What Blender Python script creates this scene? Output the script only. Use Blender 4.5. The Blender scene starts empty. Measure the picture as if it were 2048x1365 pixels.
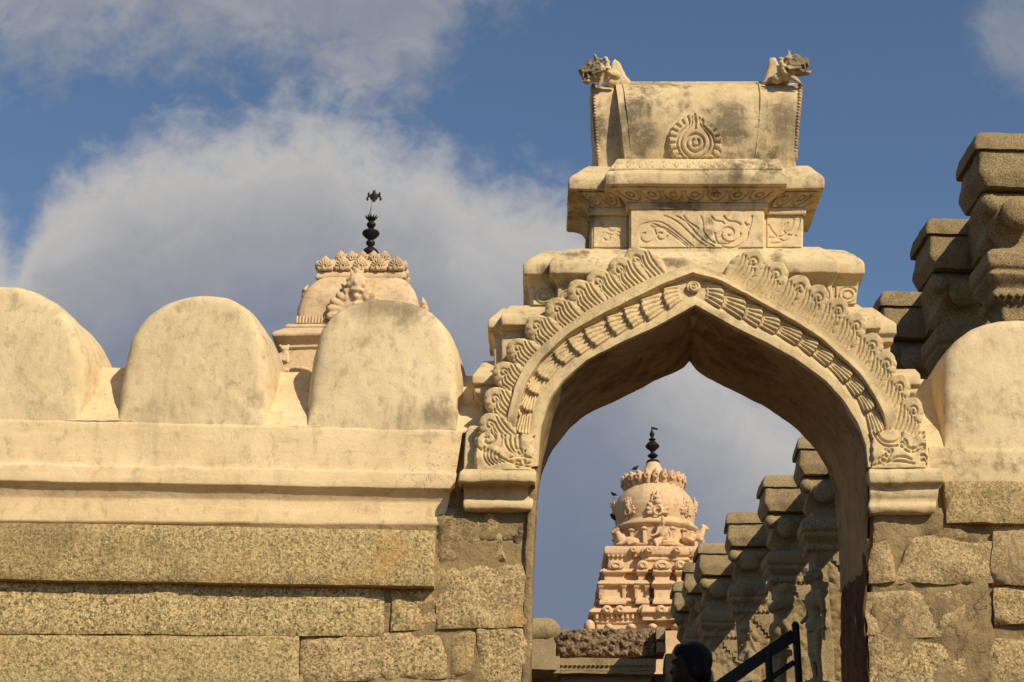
import bpy, bmesh, math, random
import numpy as np
from mathutils import Vector, Matrix

R = math.radians
random.seed(7)
scene = bpy.context.scene
COL = scene.collection

# ------------------------------------------------------------------ camera
FPX = 3414.0                                   # focal length in photo pixels (photo 2048 wide)
PITCH, YAW, DIST, EYE = R(21.43), R(0.406), 7.455, 1.6
cam = bpy.data.cameras.new("camera")
cam.sensor_width = 36.0
cam.lens = 36.0 * FPX / 2048.0
cam.clip_start, cam.clip_end = 0.1, 8000.0
camo = bpy.data.objects.new("camera", cam)
COL.objects.link(camo)
camo.location = (0, -DIST, EYE)
camo.rotation_euler = (R(90) + PITCH, 0, YAW)
scene.camera = camo

CAMP = np.array([0, -DIST, EYE])
FW = np.array([-math.sin(YAW) * math.cos(PITCH), math.cos(YAW) * math.cos(PITCH), math.sin(PITCH)])
RT = np.array([math.cos(YAW), math.sin(YAW), 0.0])
UP = np.cross(RT, FW)


def ray(px, py):
    return FW + RT * ((px - 1024) / FPX) + UP * ((682.5 - py) / FPX)


def P(px, py, Y=0.0):
    """point of the photo pixel on the vertical plane y = Y"""
    d = ray(px, py)
    return CAMP + d * ((Y - CAMP[1]) / d[1])


def PZ(px, py, z):
    d = ray(px, py)
    return CAMP + d * ((z - CAMP[2]) / d[2])


def X(px, py, Y): return P(px, py, Y)[0]
def Z(py, Y, px=1390): return P(px, py, Y)[2]


# ------------------------------------------------------------------ light
SUN_EL, SUN_AZ = 35.0, 38.0                    # azimuth: behind the camera, to its right
S = Vector((math.sin(R(SUN_AZ)) * math.cos(R(SUN_EL)), -math.cos(R(SUN_AZ)) * math.cos(R(SUN_EL)), math.sin(R(SUN_EL))))
sl = bpy.data.lights.new("sun", 'SUN')
sl.energy = 4.95
sl.angle = R(0.5)
sl.color = (1.0, 0.865, 0.645)
slo = bpy.data.objects.new("sun", sl)
COL.objects.link(slo)
slo.rotation_euler = S.to_track_quat('Z', 'Y').to_euler()
slo.location = (20, -40, 40)

scene.view_settings.view_transform = 'Standard'
scene.view_settings.look = 'None'
scene.view_settings.gamma = 1.0
scene.view_settings.exposure = 0.0
scene.render.engine = 'CYCLES'
scene.cycles.max_bounces = 6


# ------------------------------------------------------------------ node helper
class NT:
    def __init__(s, tree):
        s.t = tree; s.n = tree.nodes; s.l = tree.links

    def add(s, typ, **kw):
        n = s.n.new(typ)
        for k, v in kw.items():
            setattr(n, k, v)
        return n

    def put(s, sock, v):
        if isinstance(v, bpy.types.NodeSocket):
            s.l.new(v, sock)
        else:
            sock.default_value = v

    def math(s, op, a, b=None, c=None, clamp=False):
        n = s.add('ShaderNodeMath', operation=op, use_clamp=clamp)
        s.put(n.inputs[0], a)
        if b is not None: s.put(n.inputs[1], b)
        if c is not None: s.put(n.inputs[2], c)
        return n.outputs[0]

    def vmul(s, v, k):
        n = s.add('ShaderNodeVectorMath', operation='MULTIPLY')
        s.put(n.inputs[0], v); s.put(n.inputs[1], k)
        return n.outputs[0]

    def vadd(s, v, k):
        n = s.add('ShaderNodeVectorMath', operation='ADD')
        s.put(n.inputs[0], v); s.put(n.inputs[1], k)
        return n.outputs[0]

    def noise(s, vec, scale, detail=4, rough=0.55, dist=0.0, col=False):
        n = s.add('ShaderNodeTexNoise')
        s.put(n.inputs['Vector'], vec)
        n.inputs['Scale'].default_value = scale
        n.inputs['Detail'].default_value = detail
        n.inputs['Roughness'].default_value = rough
        n.inputs['Distortion'].default_value = dist
        return n.outputs['Color' if col else 'Fac']

    def step(s, v, a, b, lo=0.0, hi=1.0):
        n = s.add('ShaderNodeMapRange', interpolation_type='SMOOTHSTEP')
        s.put(n.inputs['Value'], v)
        n.inputs['From Min'].default_value = a; n.inputs['From Max'].default_value = b
        s.put(n.inputs['To Min'], lo); s.put(n.inputs['To Max'], hi)
        return n.outputs[0]

    def mix(s, f, a, b):
        n = s.add('ShaderNodeMix', data_type='RGBA')
        s.put(n.inputs[0], f)
        s.put(n.inputs[6], a if isinstance(a, bpy.types.NodeSocket) else (*a, 1))
        s.put(n.inputs[7], b if isinstance(b, bpy.types.NodeSocket) else (*b, 1))
        return n.outputs[2]

    def ramp(s, f, stops):
        n = s.add('ShaderNodeValToRGB')
        e = n.color_ramp.elements
        while len(e) < len(stops): e.new(0.5)
        for k, (p, c) in zip(e, stops):
            k.position = p; k.color = (*c, 1)
        s.put(n.inputs[0], f)
        return n.outputs[0]

    def curve(s, f, pts):
        n = s.add('ShaderNodeFloatCurve')
        c = n.mapping.curves[0]
        n.mapping.extend = 'HORIZONTAL'
        while len(c.points) < len(pts): c.points.new(0.5, 0.5)
        for q, (a, b) in zip(c.points, pts):
            q.location = (a, b); q.handle_type = 'AUTO'
        n.mapping.update()
        s.put(n.inputs['Value'], f)
        return n.outputs[0]


# ------------------------------------------------------------------ sky
SKY_K = 0.096
world = bpy.data.worlds.new("World")
scene.world = world
world.use_nodes = True
w = NT(world.node_tree)
w.n.clear()
sky = w.add('ShaderNodeTexSky')
sky.sky_type = 'NISHITA'
sky.sun_disc = False
sky.sun_elevation = R(SUN_EL)
sky.sun_rotation = R(180 - SUN_AZ)
sky.air_density, sky.dust_density, sky.ozone_density = 1.0, 0.3, 2.8
tc = w.add('ShaderNodeTexCoord')
sep = w.add('ShaderNodeSeparateXYZ')
w.l.new(tc.outputs['Generated'], sep.inputs[0])
yy = w.math('MAXIMUM', sep.outputs[1], 0.05)
U = w.math('DIVIDE', sep.outputs[0], yy)
V = w.math('DIVIDE', sep.outputs[2], yy)
front = w.step(sep.outputs[1], 0.1, 0.35)
comb = w.add('ShaderNodeCombineXYZ')
w.l.new(U, comb.inputs[0]); w.l.new(V, comb.inputs[1])
uvv = comb.outputs[0]


def duv(px, py):
    d = ray(px, py)
    return d[0] / d[1], d[2] / d[1]


def cloud_edge(pts):
    q = sorted(duv(*p) for p in pts)
    u0, u1 = q[0][0], q[-1][0]
    v0 = min(b for a, b in q) - .01; v1 = max(b for a, b in q) + .01
    t = w.math('DIVIDE', w.math('SUBTRACT', U, u0), u1 - u0)
    c = w.curve(t, [((a - u0) / (u1 - u0), (b - v0) / (v1 - v0)) for a, b in q])
    return w.math('MULTIPLY_ADD', c, v1 - v0, v0)


n_big = w.math('SUBTRACT', w.noise(uvv, 14, 6, .55, .3), .5)
n_fine = w.math('SUBTRACT', w.noise(uvv, 46, 8, .62, .25), .5)
n_puff = w.math('SUBTRACT', w.noise(w.vadd(uvv, (3.1, 1.7, 0)), 26, 7, .58, .6), .5)
edge_n = w.math('ADD', w.math('MULTIPLY', n_big, .055), w.math('MULTIPLY', n_fine, .085))
top = cloud_edge([(-500, 330), (-200, 300), (-30, 380), (15, 430), (40, 475), (62, 430), (130, 322), (250, 262), (330, 228), (450, 226), (530, 196), (640, 184),
                  (780, 228), (860, 250), (910, 300), (975, 340), (1050, 345), (1150, 372), (1330, 560), (1600, 760), (1900, 860), (2500, 900)])
dl = w.math('ADD', w.math('SUBTRACT', top, V), edge_n)
d_low = w.step(dl, -.016, .050)
tdep = w.math('SUBTRACT', top, V)
tdep = w.math('ADD', tdep, w.math('MULTIPLY', n_puff, .07))
bot = cloud_edge([(-500, 60), (0, 118), (200, 105), (350, 118), (520, 130), (640, 160), (740, 205), (810, 210), (870, 140), (930, 60), (980, 5), (1080, -60), (1400, -300)])
du = w.math('ADD', w.math('SUBTRACT', V, bot), w.math('MULTIPLY', edge_n, 1.5))
d_up = w.step(du, -.040, .055, 0.0, .9)
# small cloud at the right edge
cu, cv = duv(2040, 70)
rr = w.math('SQRT', w.math('ADD', w.math('POWER', w.math('DIVIDE', w.math('SUBTRACT', U, cu), .042), 2.0),
                           w.math('POWER', w.math('DIVIDE', w.math('SUBTRACT', V, cv), .05), 2.0)))
d_rt = w.step(w.math('ADD', w.math('SUBTRACT', 1.0, rr), w.math('MULTIPLY', edge_n, 12.0)), -.1, .75, 0.0, .75)
CL = 1.0 / SKY_K
col_low = w.ramp(w.math('MULTIPLY_ADD', tdep, 3.2, .15), [(0.0, (.28, .305, .355)), (.15, (.42, .425, .445)), (.30, (.50, .49, .48)), (.47, (.345, .35, .375)), (.68, (.22, .25, .32)), (1.0, (.172, .21, .295))])
col_up = w.mix(w.step(n_puff, -.2, .25), (.25, .275, .335), (.36, .365, .395))
skyc = w.add('ShaderNodeMix', data_type='RGBA', blend_type='MULTIPLY')
skyc.inputs[0].default_value = 1.0
w.l.new(sky.outputs[0], skyc.inputs[6]); skyc.inputs[7].default_value = (1, 1, 1, 1)


def cl(c):
    n = w.add('ShaderNodeVectorMath', operation='SCALE')
    w.l.new(c, n.inputs[0]); n.inputs['Scale'].default_value = CL
    return n.outputs[0]


c = skyc.outputs[2]
c = w.mix(w.math('MULTIPLY', d_up, front), c, cl(col_up))
c = w.mix(w.math('MULTIPLY', d_rt, front), c, cl(col_up))
c = w.mix(w.math('MULTIPLY', d_low, front), c, cl(col_low))
bg = w.add('ShaderNodeBackground')
bg.inputs[1].default_value = SKY_K
w.l.new(c, bg.inputs[0])
wo = w.add('ShaderNodeOutputWorld')
w.l.new(bg.outputs[0], wo.inputs[0])


# ------------------------------------------------------------------ materials
def new_mat(name):
    m = bpy.data.materials.new(name)
    m.use_nodes = True
    t = NT(m.node_tree)
    b = m.node_tree.nodes['Principled BSDF']
    b.inputs['Specular IOR Level'].default_value = 0.2
    geo = t.add('ShaderNodeNewGeometry')
    return m, t, b, geo.outputs['Position']


def bump(t, b, h, strength=.4, dist=.01):
    n = t.add('ShaderNodeBump')
    n.inputs['Strength'].default_value = strength
    n.inputs['Distance'].default_value = dist
    t.put(n.inputs['Height'], h)
    t.l.new(n.outputs[0], b.inputs['Normal'])


def plaster(name, c1, c2, grey=(.13, .11, .075), stain=.55, lo=.54, k=1.0, streak=1.0, crack=.35, bstr=.35, patches=(), brush=(1, 1, 1)):
    m, t, b, pos = new_mat(name)
    p = t.vmul(pos, (k, k, k))
    n1 = t.noise(p, 1.9, 5, .6, .4)
    n2 = t.noise(p, 7.0, 6, .65)
    base = t.mix(t.step(t.math('ADD', t.math('MULTIPLY', n1, .7), t.math('MULTIPLY', n2, .3)), .36, .64), c1, c2)
    mo = t.noise(t.vmul(p, (1, 1, .7)), 17, 9, .72, .3)
    base = t.mix(t.step(mo, .47, .36, 0.0, .42), base, tuple(q * .50 for q in c2))
    base = t.mix(t.step(mo, .55, .68, 0.0, .40), base, tuple(min(1, q * 1.15) for q in c1))
    # weathered grey lichen in blotches and runs
    runs = t.noise(t.vmul(p, (11, 11, 1.3)), 1.0, 6, .6, .4)
    blot = t.noise(t.vadd(p, (5, 3, 9)), 2.6, 9, .68, .5)
    fine = t.noise(p, 24, 6, .7)
    m1 = t.step(t.math('ADD', blot, t.math('MULTIPLY', t.math('SUBTRACT', fine, .5), .35)), lo, lo + .13)
    m2 = t.math('MULTIPLY', m1, t.step(runs, .30, .62))
    base = t.mix(t.math('MULTIPLY', m2, stain), base, grey)
    for (qx, qy, Yq, rad, wx) in patches:        # old lichen patches with a place of their own
        c0_ = P(qx, qy, Yq)
        dv = t.add('ShaderNodeVectorMath', operation='LENGTH')
        t.l.new(t.vmul(t.vadd(pos, tuple(-v for v in c0_)), (1 / wx, .4, 1)), dv.inputs[0])
        dd = t.math('ADD', t.math('DIVIDE', dv.outputs['Value'], rad), t.math('MULTIPLY', t.math('SUBTRACT', blot, .5), 5.0))
        dd = t.math('ADD', dd, t.math('MULTIPLY', t.math('SUBTRACT', fine, .5), 1.6))
        base = t.mix(t.step(dd, 1.5, .35, 0.0, .75), base, grey)
    br = t.noise(t.vmul(p, tuple(28 * q for q in brush)), 1.0, 6, .65)
    base = t.mix(t.step(br, .50, .68, 0.0, .30), base, tuple(min(1, q * 1.16) for q in c1))
    base = t.mix(t.step(br, .44, .30, 0.0, .35), base, tuple(q * .62 for q in c2))
    m3 = t.step(runs, .55, .74)
    base = t.mix(t.math('MULTIPLY', m3, .30 * streak), base, tuple(q * 1.7 for q in grey))
    # pits and specks
    sp = t.step(t.noise(p, 75, 3, .6), .66, .74)
    base = t.mix(t.math('MULTIPLY', sp, .45), base, grey)
    lt = t.step(t.noise(p, 38, 4, .6), .60, .75)
    base = t.mix(t.math('MULTIPLY', lt, .35), base, tuple(min(1, q * 1.18) for q in c1))
    # hairline cracks
    vo = t.add('ShaderNodeTexVoronoi', feature='DISTANCE_TO_EDGE')
    wob = t.noise(p, 5, 4, .6, col=True)
    t.put(vo.inputs['Vector'], t.vadd(p, t.vmul(wob, (.35, .35, .35))))
    vo.inputs['Scale'].default_value = 3.4
    ck = t.math('MULTIPLY', t.step(vo.outputs['Distance'], .010, .002), t.step(t.noise(t.vadd(p, (9, 1, 2)), 1.7, 2), .53, .60))
    base = t.mix(t.math('MULTIPLY', ck, crack), base, tuple(q * .5 for q in grey))
    t.put(b.inputs['Base Color'], base)
    b.inputs['Roughness'].default_value = .92
    h = t.math('ADD', t.math('MULTIPLY', t.noise(p, 16, 7, .62), 1.0), t.math('MULTIPLY', t.noise(p, 90, 4, .6), .35))
    h = t.math('SUBTRACT', h, t.math('MULTIPLY', sp, .25))
    h = t.math('SUBTRACT', h, t.math('MULTIPLY', ck, .6))
    bump(t, b, h, bstr, .012 / k)
    return m


def granite(name, c1, c2, dark, k=1.0, rust=.5, bstr=.9, stain=.5):
    m, t, b, pos = new_mat(name)
    p = t.vmul(pos, (k, k, k))
    oi = t.add('ShaderNodeObjectInfo')
    rnd = oi.outputs['Random']
    cv = t.add('ShaderNodeCombineXYZ')
    t.l.new(t.math('MULTIPLY', rnd, 37.0), cv.inputs[0]); t.l.new(t.math('MULTIPLY', rnd, 53.0), cv.inputs[2])
    p = t.vadd(p, cv.outputs[0])
    g = t.noise(p, 95, 5, .75)
    vo = t.add('ShaderNodeTexVoronoi')
    t.put(vo.inputs['Vector'], t.vadd(p, t.vmul(t.noise(p, 30, 3, col=True), (.03, .03, .03))))
    vo.inputs['Scale'].default_value = 105
    sepc = t.add('ShaderNodeSeparateColor')
    t.l.new(vo.outputs['Color'], sepc.inputs[0])
    grain = t.math('ADD', t.math('MULTIPLY', g, .75), t.math('MULTIPLY', sepc.outputs[0], .25))
    base = t.ramp(grain, [(.33, dark), (.44, c2), (.54, c1), (.68, tuple(min(1, q * 1.5) for q in c1))])
    big = t.noise(t.vadd(p, (2, 7, 1)), 1.7, 7, .62, .4)
    base = t.mix(t.step(big, .50, .66, 0.0, stain), base, tuple(q * .45 for q in c2))
    ru = t.noise(t.vadd(p, (11, 4, 6)), 2.3, 5, .6, .8)
    base = t.mix(t.step(ru, .56, .72, 0.0, rust), base, (c1[0] * 1.10, c1[1] * .80, c1[2] * .5))
    runs = t.noise(t.vmul(p, (13, 13, .8)), 1.0, 4, .55)
    base = t.mix(t.step(runs, .62, .78, 0.0, .4), base, tuple(min(1, q * 1.35) for q in c1))
    base = t.mix(t.step(rnd, 0, 1, .0, .38), base, t.mix(t.step(t.math('FRACT', t.math('MULTIPLY', rnd, 7.3)), .3, .7), (c2[0] * 1.05, c2[1] * 1.0, c2[2] * .95), (c1[0] * .85, c1[1] * .83, c1[2] * .95)))
    ch = t.noise(t.vmul(p, (46, 46, 7)), 1.0, 4, .6)
    base = t.mix(t.step(ch, .58, .72, 0.0, .22), base, tuple(min(1, q * 1.3) for q in c1))
    t.put(b.inputs['Base Color'], base)
    b.inputs['Roughness'].default_value = .9
    h = t.math('ADD', t.math('MULTIPLY', t.noise(p, 40, 8, .7), 1.0), t.math('MULTIPLY', g, .5))
    h = t.math('ADD', h, t.math('MULTIPLY', ch, .5))
    bump(t, b, h, bstr, .014 / k)
    return m


def plain(name, c, rough=.6, metal=0.0, var=.3, k=20, bstr=.2):
    m, t, b, pos = new_mat(name)
    n = t.noise(pos, k, 5, .6)
    t.put(b.inputs['Base Color'], t.mix(t.step(n, .35, .65), c, tuple(q * (1 - var) for q in c)))
    b.inputs['Roughness'].default_value = rough
    b.inputs['Metallic'].default_value = metal
    bump(t, b, n, bstr, .01)
    return m


M = {}
M['plaster'] = plaster('lime_plaster', (.71, .55, .325), (.60, .45, .25), stain=.34, lo=.57, crack=.25, brush=(.12, .5, 1.0))
M['arch'] = plaster('carved_plaster', (.66, .51, .29), (.52, .395, .215), stain=.5, lo=.53, crack=.25)
M['crown'] = plaster('weathered_plaster', (.66, .515, .305), (.53, .405, .23), grey=(.075, .06, .04), stain=.80, lo=.50, crack=.35, patches=[(1470, 356, -.02, .045, 3.5), (1360, 408, .05, .03, 4.0), (1285, 270, .07, .10, 1.0), (1455, 250, .07, .10, 1.0), (1570, 250, .10, .13, .8), (1345, 520, .0, .03, 3.0), (1176, 140, .1, .06, 1.0), (1600, 130, .08, .06, 1.0), (1150, 420, .1, .1, 1.0)])
M['merlon'] = plaster('merlon_plaster', (.70, .555, .34), (.59, .46, .27), grey=(.17, .135, .085), stain=.5, lo=.52, crack=.3, brush=(1.0, 1.0, .35), patches=[(775, 602, .07, .11, 2.2), (880, 830, .07, .08, 1.6), (640, 640, .07, .04, 1.0)])
M['tower'] = plaster('painted_stucco', (.67, .46, .27), (.56, .38, .215), grey=(.16, .105, .065), stain=.6, lo=.53, k=.45, streak=.6, crack=.0)
M['tower2'] = plaster('weathered_stucco', (.66, .485, .295), (.54, .39, .225), grey=(.16, .12, .08), stain=.55, lo=.53, k=.4, crack=.15)
M['granite'] = granite('granite', (.55, .415, .20), (.37, .28, .13), (.10, .078, .04))
M['granite2'] = granite('rough_granite', (.50, .365, .18), (.34, .245, .118), (.10, .075, .04), rust=.7)
M['mortar'] = plaster('old_mortar', (.33, .235, .12), (.235, .165, .08), grey=(.10, .075, .042), stain=.6, lo=.46, bstr=1.2, crack=0)
M['oldstone'] = granite('carved_granite', (.36, .27, .145), (.25, .187, .10), (.10, .075, .042), k=1.2, rust=.25, bstr=.8, stain=.6)
M['darkstone'] = granite('darker_granite', (.32, .235, .122), (.21, .155, .08), (.07, .054, .03), k=1.2, rust=.35, bstr=.8, stain=.7)
M['rubble'] = granite('brick_rubble', (.30, .205, .115), (.16, .11, .065), (.05, .036, .024), k=.22, rust=.6, bstr=1.0, stain=.6)
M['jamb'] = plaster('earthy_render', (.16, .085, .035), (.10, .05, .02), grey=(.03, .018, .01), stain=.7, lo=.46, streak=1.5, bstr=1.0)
M['jamb_plaster'] = plaster('dirt_shade_plaster', (.42, .29, .15), (.30, .20, .095), grey=(.08, .05, .028), stain=.6, lo=.48, crack=.1, brush=(1, 1, .2))  # dirty brown plaster; its colour also carries some of the soffit's shade
M['bronze'] = plain('dark_bronze', (.035, .03, .028), .45, .6)
M['verdigris'] = plain('verdigris', (.25, .36, .31), .7, .1)
M['black'] = plain('black_paint', (.012, .012, .013), .32, var=.5, k=60)
M['hair'] = plain('black_hair', (.006, .005, .005), .6, k=60)
M['skin'] = plain('brown_skin', (.035, .018, .011), .55, var=.15)
M['cloth'] = plain('dark_cloth', (.02, .02, .03), .9)
M['trouser'] = plain('grey_cloth', (.04, .04, .045), .9)
M['bird'] = plain('dark_feathers', (.02, .02, .024), .6)
M['earth'] = plaster('dry_earth', (.13, .075, .036), (.09, .052, .026), k=.5, crack=0)
M['paving'] = granite('paving_stone', (.17, .115, .065), (.12, .082, .045), (.06, .042, .028))


# ------------------------------------------------------------------ geometry helpers
def vn(p, seed=0):
    p = np.asarray(p, float)
    i = np.floor(p).astype(np.int64)
    f = p - i
    f = f * f * (3 - 2 * f)

    def h(a, b, c):
        n = (a * 374761393 + b * 668265263 + c * 1274126177 + seed * 974711) & 0x7fffffff
        n = ((n ^ (n >> 13)) * 1103515245) & 0x7fffffff
        return ((n ^ (n >> 15)) & 0xffff) / 32768.0 - 1.0
    out = 0
    for dx in (0, 1):
        for dy in (0, 1):
            for dz in (0, 1):
                wgt = (f[..., 0] if dx else 1 - f[..., 0]) * (f[..., 1] if dy else 1 - f[..., 1]) * (f[..., 2] if dz else 1 - f[..., 2])
                out = out + wgt * h(i[..., 0] + dx, i[..., 1] + dy, i[..., 2] + dz)
    return out


def fbm(p, o=4, seed=0):
    s, a = 0, 1.0
    p = np.asarray(p, float)
    for k in range(o):
        s = s + a * vn(p, seed + k * 17)
        p = p * 2.03 + 3.7
        a *= .5
    return s


def sstep(x, a, b):
    t = np.clip((x - a) / (b - a), 0, 1)
    return t * t * (3 - 2 * t)


ORG = {}


def tag(o, label=None, cat=None, group=None, kind=None):
    if label: o['label'] = label
    if cat: o['category'] = cat
    if group: o['group'] = group
    if kind: o['kind'] = kind
    return o


def thing(name, loc, label, cat, group=None):
    o = bpy.data.objects.new(name, None)
    o.empty_display_size = .2
    COL.objects.link(o)
    o.location = tuple(float(v) for v in loc)
    ORG[o] = np.array(loc, float)
    return tag(o, label, cat, group, 'thing')


class MB:
    """collects vertices and faces (world space) for ONE mesh object"""
    def __init__(s):
        s.V = []; s.F = []; s.n = 0

    def mesh(s, V, F):
        V = np.asarray(V, float).reshape(-1, 3)
        s.V.append(V)
        s.F += [tuple(int(i) + s.n for i in f) for f in F]
        s.n += len(V)
        return s

    def grid(s, A, wrap=False, cap0=False, cap1=False):
        """A[n, m, 3]; wrap joins the last column to the first; caps close the first / last row"""
        A = np.asarray(A, float)
        n, m, _ = A.shape
        idx = np.arange(n * m).reshape(n, m)
        F = []
        mm = m if wrap else m - 1
        for j in range(mm):
            k = (j + 1) % m
            a, b = idx[:-1, j], idx[:-1, k]
            c_, d = idx[1:, k], idx[1:, j]
            F += list(zip(a, b, c_, d))
        if cap0: F.append(tuple(idx[0, ::-1]))
        if cap1: F.append(tuple(idx[-1]))
        return s.mesh(A.reshape(-1, 3), F)

    def build(s, name, mat, parent=None, smooth=True, sharp=42, loc=None):
        V = np.concatenate(s.V)
        org = ORG[parent] if parent is not None else (np.array(loc, float) if loc is not None else np.zeros(3))
        me = bpy.data.meshes.new(name)
        me.from_pydata((V - org).tolist(), [], s.F)
        me.materials.append(mat)
        if smooth:
            me.polygons.foreach_set('use_smooth', np.ones(len(me.polygons), bool))
            if sharp: me.set_sharp_from_angle(angle=R(sharp))
        me.update()
        o = bpy.data.objects.new(name, me)
        COL.objects.link(o)
        if parent is not None:
            o.parent = parent
        else:
            o.location = tuple(org)
        ORG[o] = org
        return o


def densify(rows, step):
    """rows: list of equal arrays; linear subdivision so that successive rows are at most step apart"""
    out = [rows[0]]
    for a, b in zip(rows[:-1], rows[1:]):
        d = np.max(np.linalg.norm(b - a, axis=-1)) if a.ndim > 1 else np.max(np.abs(b - a))
        n = max(1, int(math.ceil(d / step)))
        for k in range(1, n + 1):
            out.append(a + (b - a) * (k / n))
    return out


def chamfer(pts, r):
    pts = [np.asarray(p, float) for p in pts]
    for _ in range(2):
        out = [pts[0]]
        for a, b, c_ in zip(pts[:-2], pts[1:-1], pts[2:]):
            la = np.max(np.abs(b - a)) + 1e-9
            lc = np.max(np.abs(c_ - b)) + 1e-9
            out.append(b + (a - b) * min(.45, r / la))
            out.append(b + (c_ - b) * min(.45, r / lc))
        out.append(pts[-1])
        pts = out
        r *= .45
    return pts


def rrect(z, x0, x1, y0, y1, nx, ny, rc):
    """one closed ring, counter-clockwise from front-left; rounded vertical corners"""
    pts = []
    rc = min(rc, (x1 - x0) * .3, (y1 - y0) * .3)
    def arc(cx, cy, a0):
        return [(cx + rc * math.cos(R(a0 + 30 * k)), cy + rc * math.sin(R(a0 + 30 * k))) for k in range(4)]
    c0 = arc(x0 + rc, y0 + rc, 180); c1 = arc(x1 - rc, y0 + rc, 270); c2 = arc(x1 - rc, y1 - rc, 0); c3 = arc(x0 + rc, y1 - rc, 90)
    def seg(a, b, n):
        return [(a[0] + (b[0] - a[0]) * k / n, a[1] + (b[1] - a[1]) * k / n) for k in range(1, n)]
    pts = c0 + seg(c0[-1], c1[0], nx) + c1 + seg(c1[-1], c2[0], ny) + c2 + seg(c2[-1], c3[0], nx) + c3 + seg(c3[-1], c0[0], ny)
    a = np.empty((len(pts), 3))
    a[:, :2] = pts
    a[:, 2] = z
    return a


def wobble(A, amp, f=4.0, seed=0):
    d = np.stack([fbm(A * f, 3, seed + k * 101) for k in range(3)], -1)
    d2 = np.stack([fbm(A * f * 7, 2, seed + 7 + k * 101) for k in range(3)], -1)
    return A + amp * d + amp * .3 * d2


def loft(mb, rings, r=.006, step=.035, rc=.008, amp=.003, f=4.0, caps=(True, True)):
    """rings: (z, x0, x1, y0, y1) bottom to top"""
    q = chamfer(rings, r)
    q = densify(q, step)
    W = max(p[2] - p[1] for p in q); D = max(p[4] - p[3] for p in q)
    nx = max(1, int(W / step)); ny = max(1, int(D / step))
    A = np.array([rrect(*p, nx, ny, rc) for p in q])
    if amp: A = wobble(A, amp, f)
    mb.grid(A, wrap=True, cap0=caps[0], cap1=caps[1])
    return mb


def ring_px(py, px0, px1, Yf, Yb):
    """ring from photo rows/columns read on the plane y = Yf"""
    a = P(px0, py, Yf); b = P(px1, py, Yf)
    return ((a[2] + b[2]) / 2, a[0], b[0], Yf, Yb)


def resample(pts, n):
    pts = np.asarray(pts, float)
    d = np.r_[0, np.cumsum(np.linalg.norm(np.diff(pts, axis=0), axis=1))]
    t = np.linspace(0, d[-1], n)
    return np.stack([np.interp(t, d, pts[:, k]) for k in range(pts.shape[1])], -1)


def smooth_curve(pts, n, it=6):
    q = resample(pts, n)
    for _ in range(it):
        q[1:-1] = .5 * q[1:-1] + .25 * (q[:-2] + q[2:])
    return resample(q, n)


def seg_dist(PX, PY, pts):
    pts = np.asarray(pts, float)
    best = np.full(PX.shape, 1e9)
    for a, b in zip(pts[:-1], pts[1:]):
        d = b - a
        L = d @ d + 1e-12
        t = np.clip(((PX - a[0]) * d[0] + (PY - a[1]) * d[1]) / L, 0, 1)
        best = np.minimum(best, (PX - a[0] - t * d[0]) ** 2 + (PY - a[1] - t * d[1]) ** 2)
    return np.sqrt(best)


def grooves(PX, PY, strokes, wd, depth):
    h = np.zeros(PX.shape)
    for s in strokes:
        d = seg_dist(PX, PY, s)
        h = np.minimum(h, -depth * np.exp(-(d / wd) ** 2))
    return h


def spiral(cx, cy, r0, r1, a0, turns, n=26):
    t = np.linspace(0, 1, n)
    r = r0 + (r1 - r0) * t
    a = R(a0) + turns * 2 * math.pi * t
    return np.stack([cx + r * np.cos(a), cy + r * np.sin(a)], -1)


def bez(*p, n=16):
    p = np.asarray(p, float)
    t = np.linspace(0, 1, n)[:, None]
    if len(p) == 3:
        return (1 - t) ** 2 * p[0] + 2 * t * (1 - t) * p[1] + t * t * p[2]
    return (1 - t) ** 3 * p[0] + 3 * t * (1 - t) ** 2 * p[1] + 3 * t * t * (1 - t) * p[2] + t ** 3 * p[3]


def block(mb, quad, Y, depth, rough=.010, edge=.016, step=.022, seed=0, jit=.008, bulge=0.0, tilt=0.0):
    """a dressed stone whose front face has the photo corners quad (TL, TR, BR, BL) on the plane y = Y"""
    c_ = [P(q[0], q[1], Y) for q in quad]
    Wd = max(np.linalg.norm(c_[1] - c_[0]), np.linalg.norm(c_[2] - c_[3]))
    H = max(np.linalg.norm(c_[3] - c_[0]), np.linalg.norm(c_[2] - c_[1]))
    nu, nv = max(4, int(Wd / step)), max(4, int(H / step))
    u, v = np.meshgrid(np.linspace(0, 1, nu), np.linspace(0, 1, nv))
    # denser near the edges
    u = u + .0 * u
    A = ((1 - u)[..., None] * c_[0] + u[..., None] * c_[1]) * (1 - v)[..., None] + ((1 - u)[..., None] * c_[3] + u[..., None] * c_[2]) * v[..., None]
    e = np.minimum(np.minimum(u, 1 - u) * Wd, np.minimum(v, 1 - v) * H)
    e1 = np.clip(e / edge, 0, 1)
    drop = edge * (1 - np.sqrt(1 - (1 - e1) ** 2 * .98))
    n = fbm(A * 5 + seed, 4, seed)
    n2 = fbm(A * 22 + seed, 3, seed + 5)
    h = rough * n + rough * .55 * n2 + bulge * np.sin(u * math.pi) * np.sin(v * math.pi)
    A[..., 1] += -h + drop
    w_ = np.exp(-e / .03)
    A[..., 0] += jit * w_ * fbm(A * 7 + 31, 3, seed + 9)
    A[..., 2] += jit * w_ * fbm(A * 7 + 57, 3, seed + 19)
    B = np.pad(A, ((1, 1), (1, 1), (0, 0)), mode='edge')
    for sl_ in ((0, slice(None)), (-1, slice(None)), (slice(None), 0), (slice(None), -1)):
        B[sl_][..., 1] = Y + depth
    mb.grid(B)
    mb.mesh([B[0, 0], B[0, -1], B[-1, -1], B[-1, 0]], [(0, 1, 2, 3)])
    return mb


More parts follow.
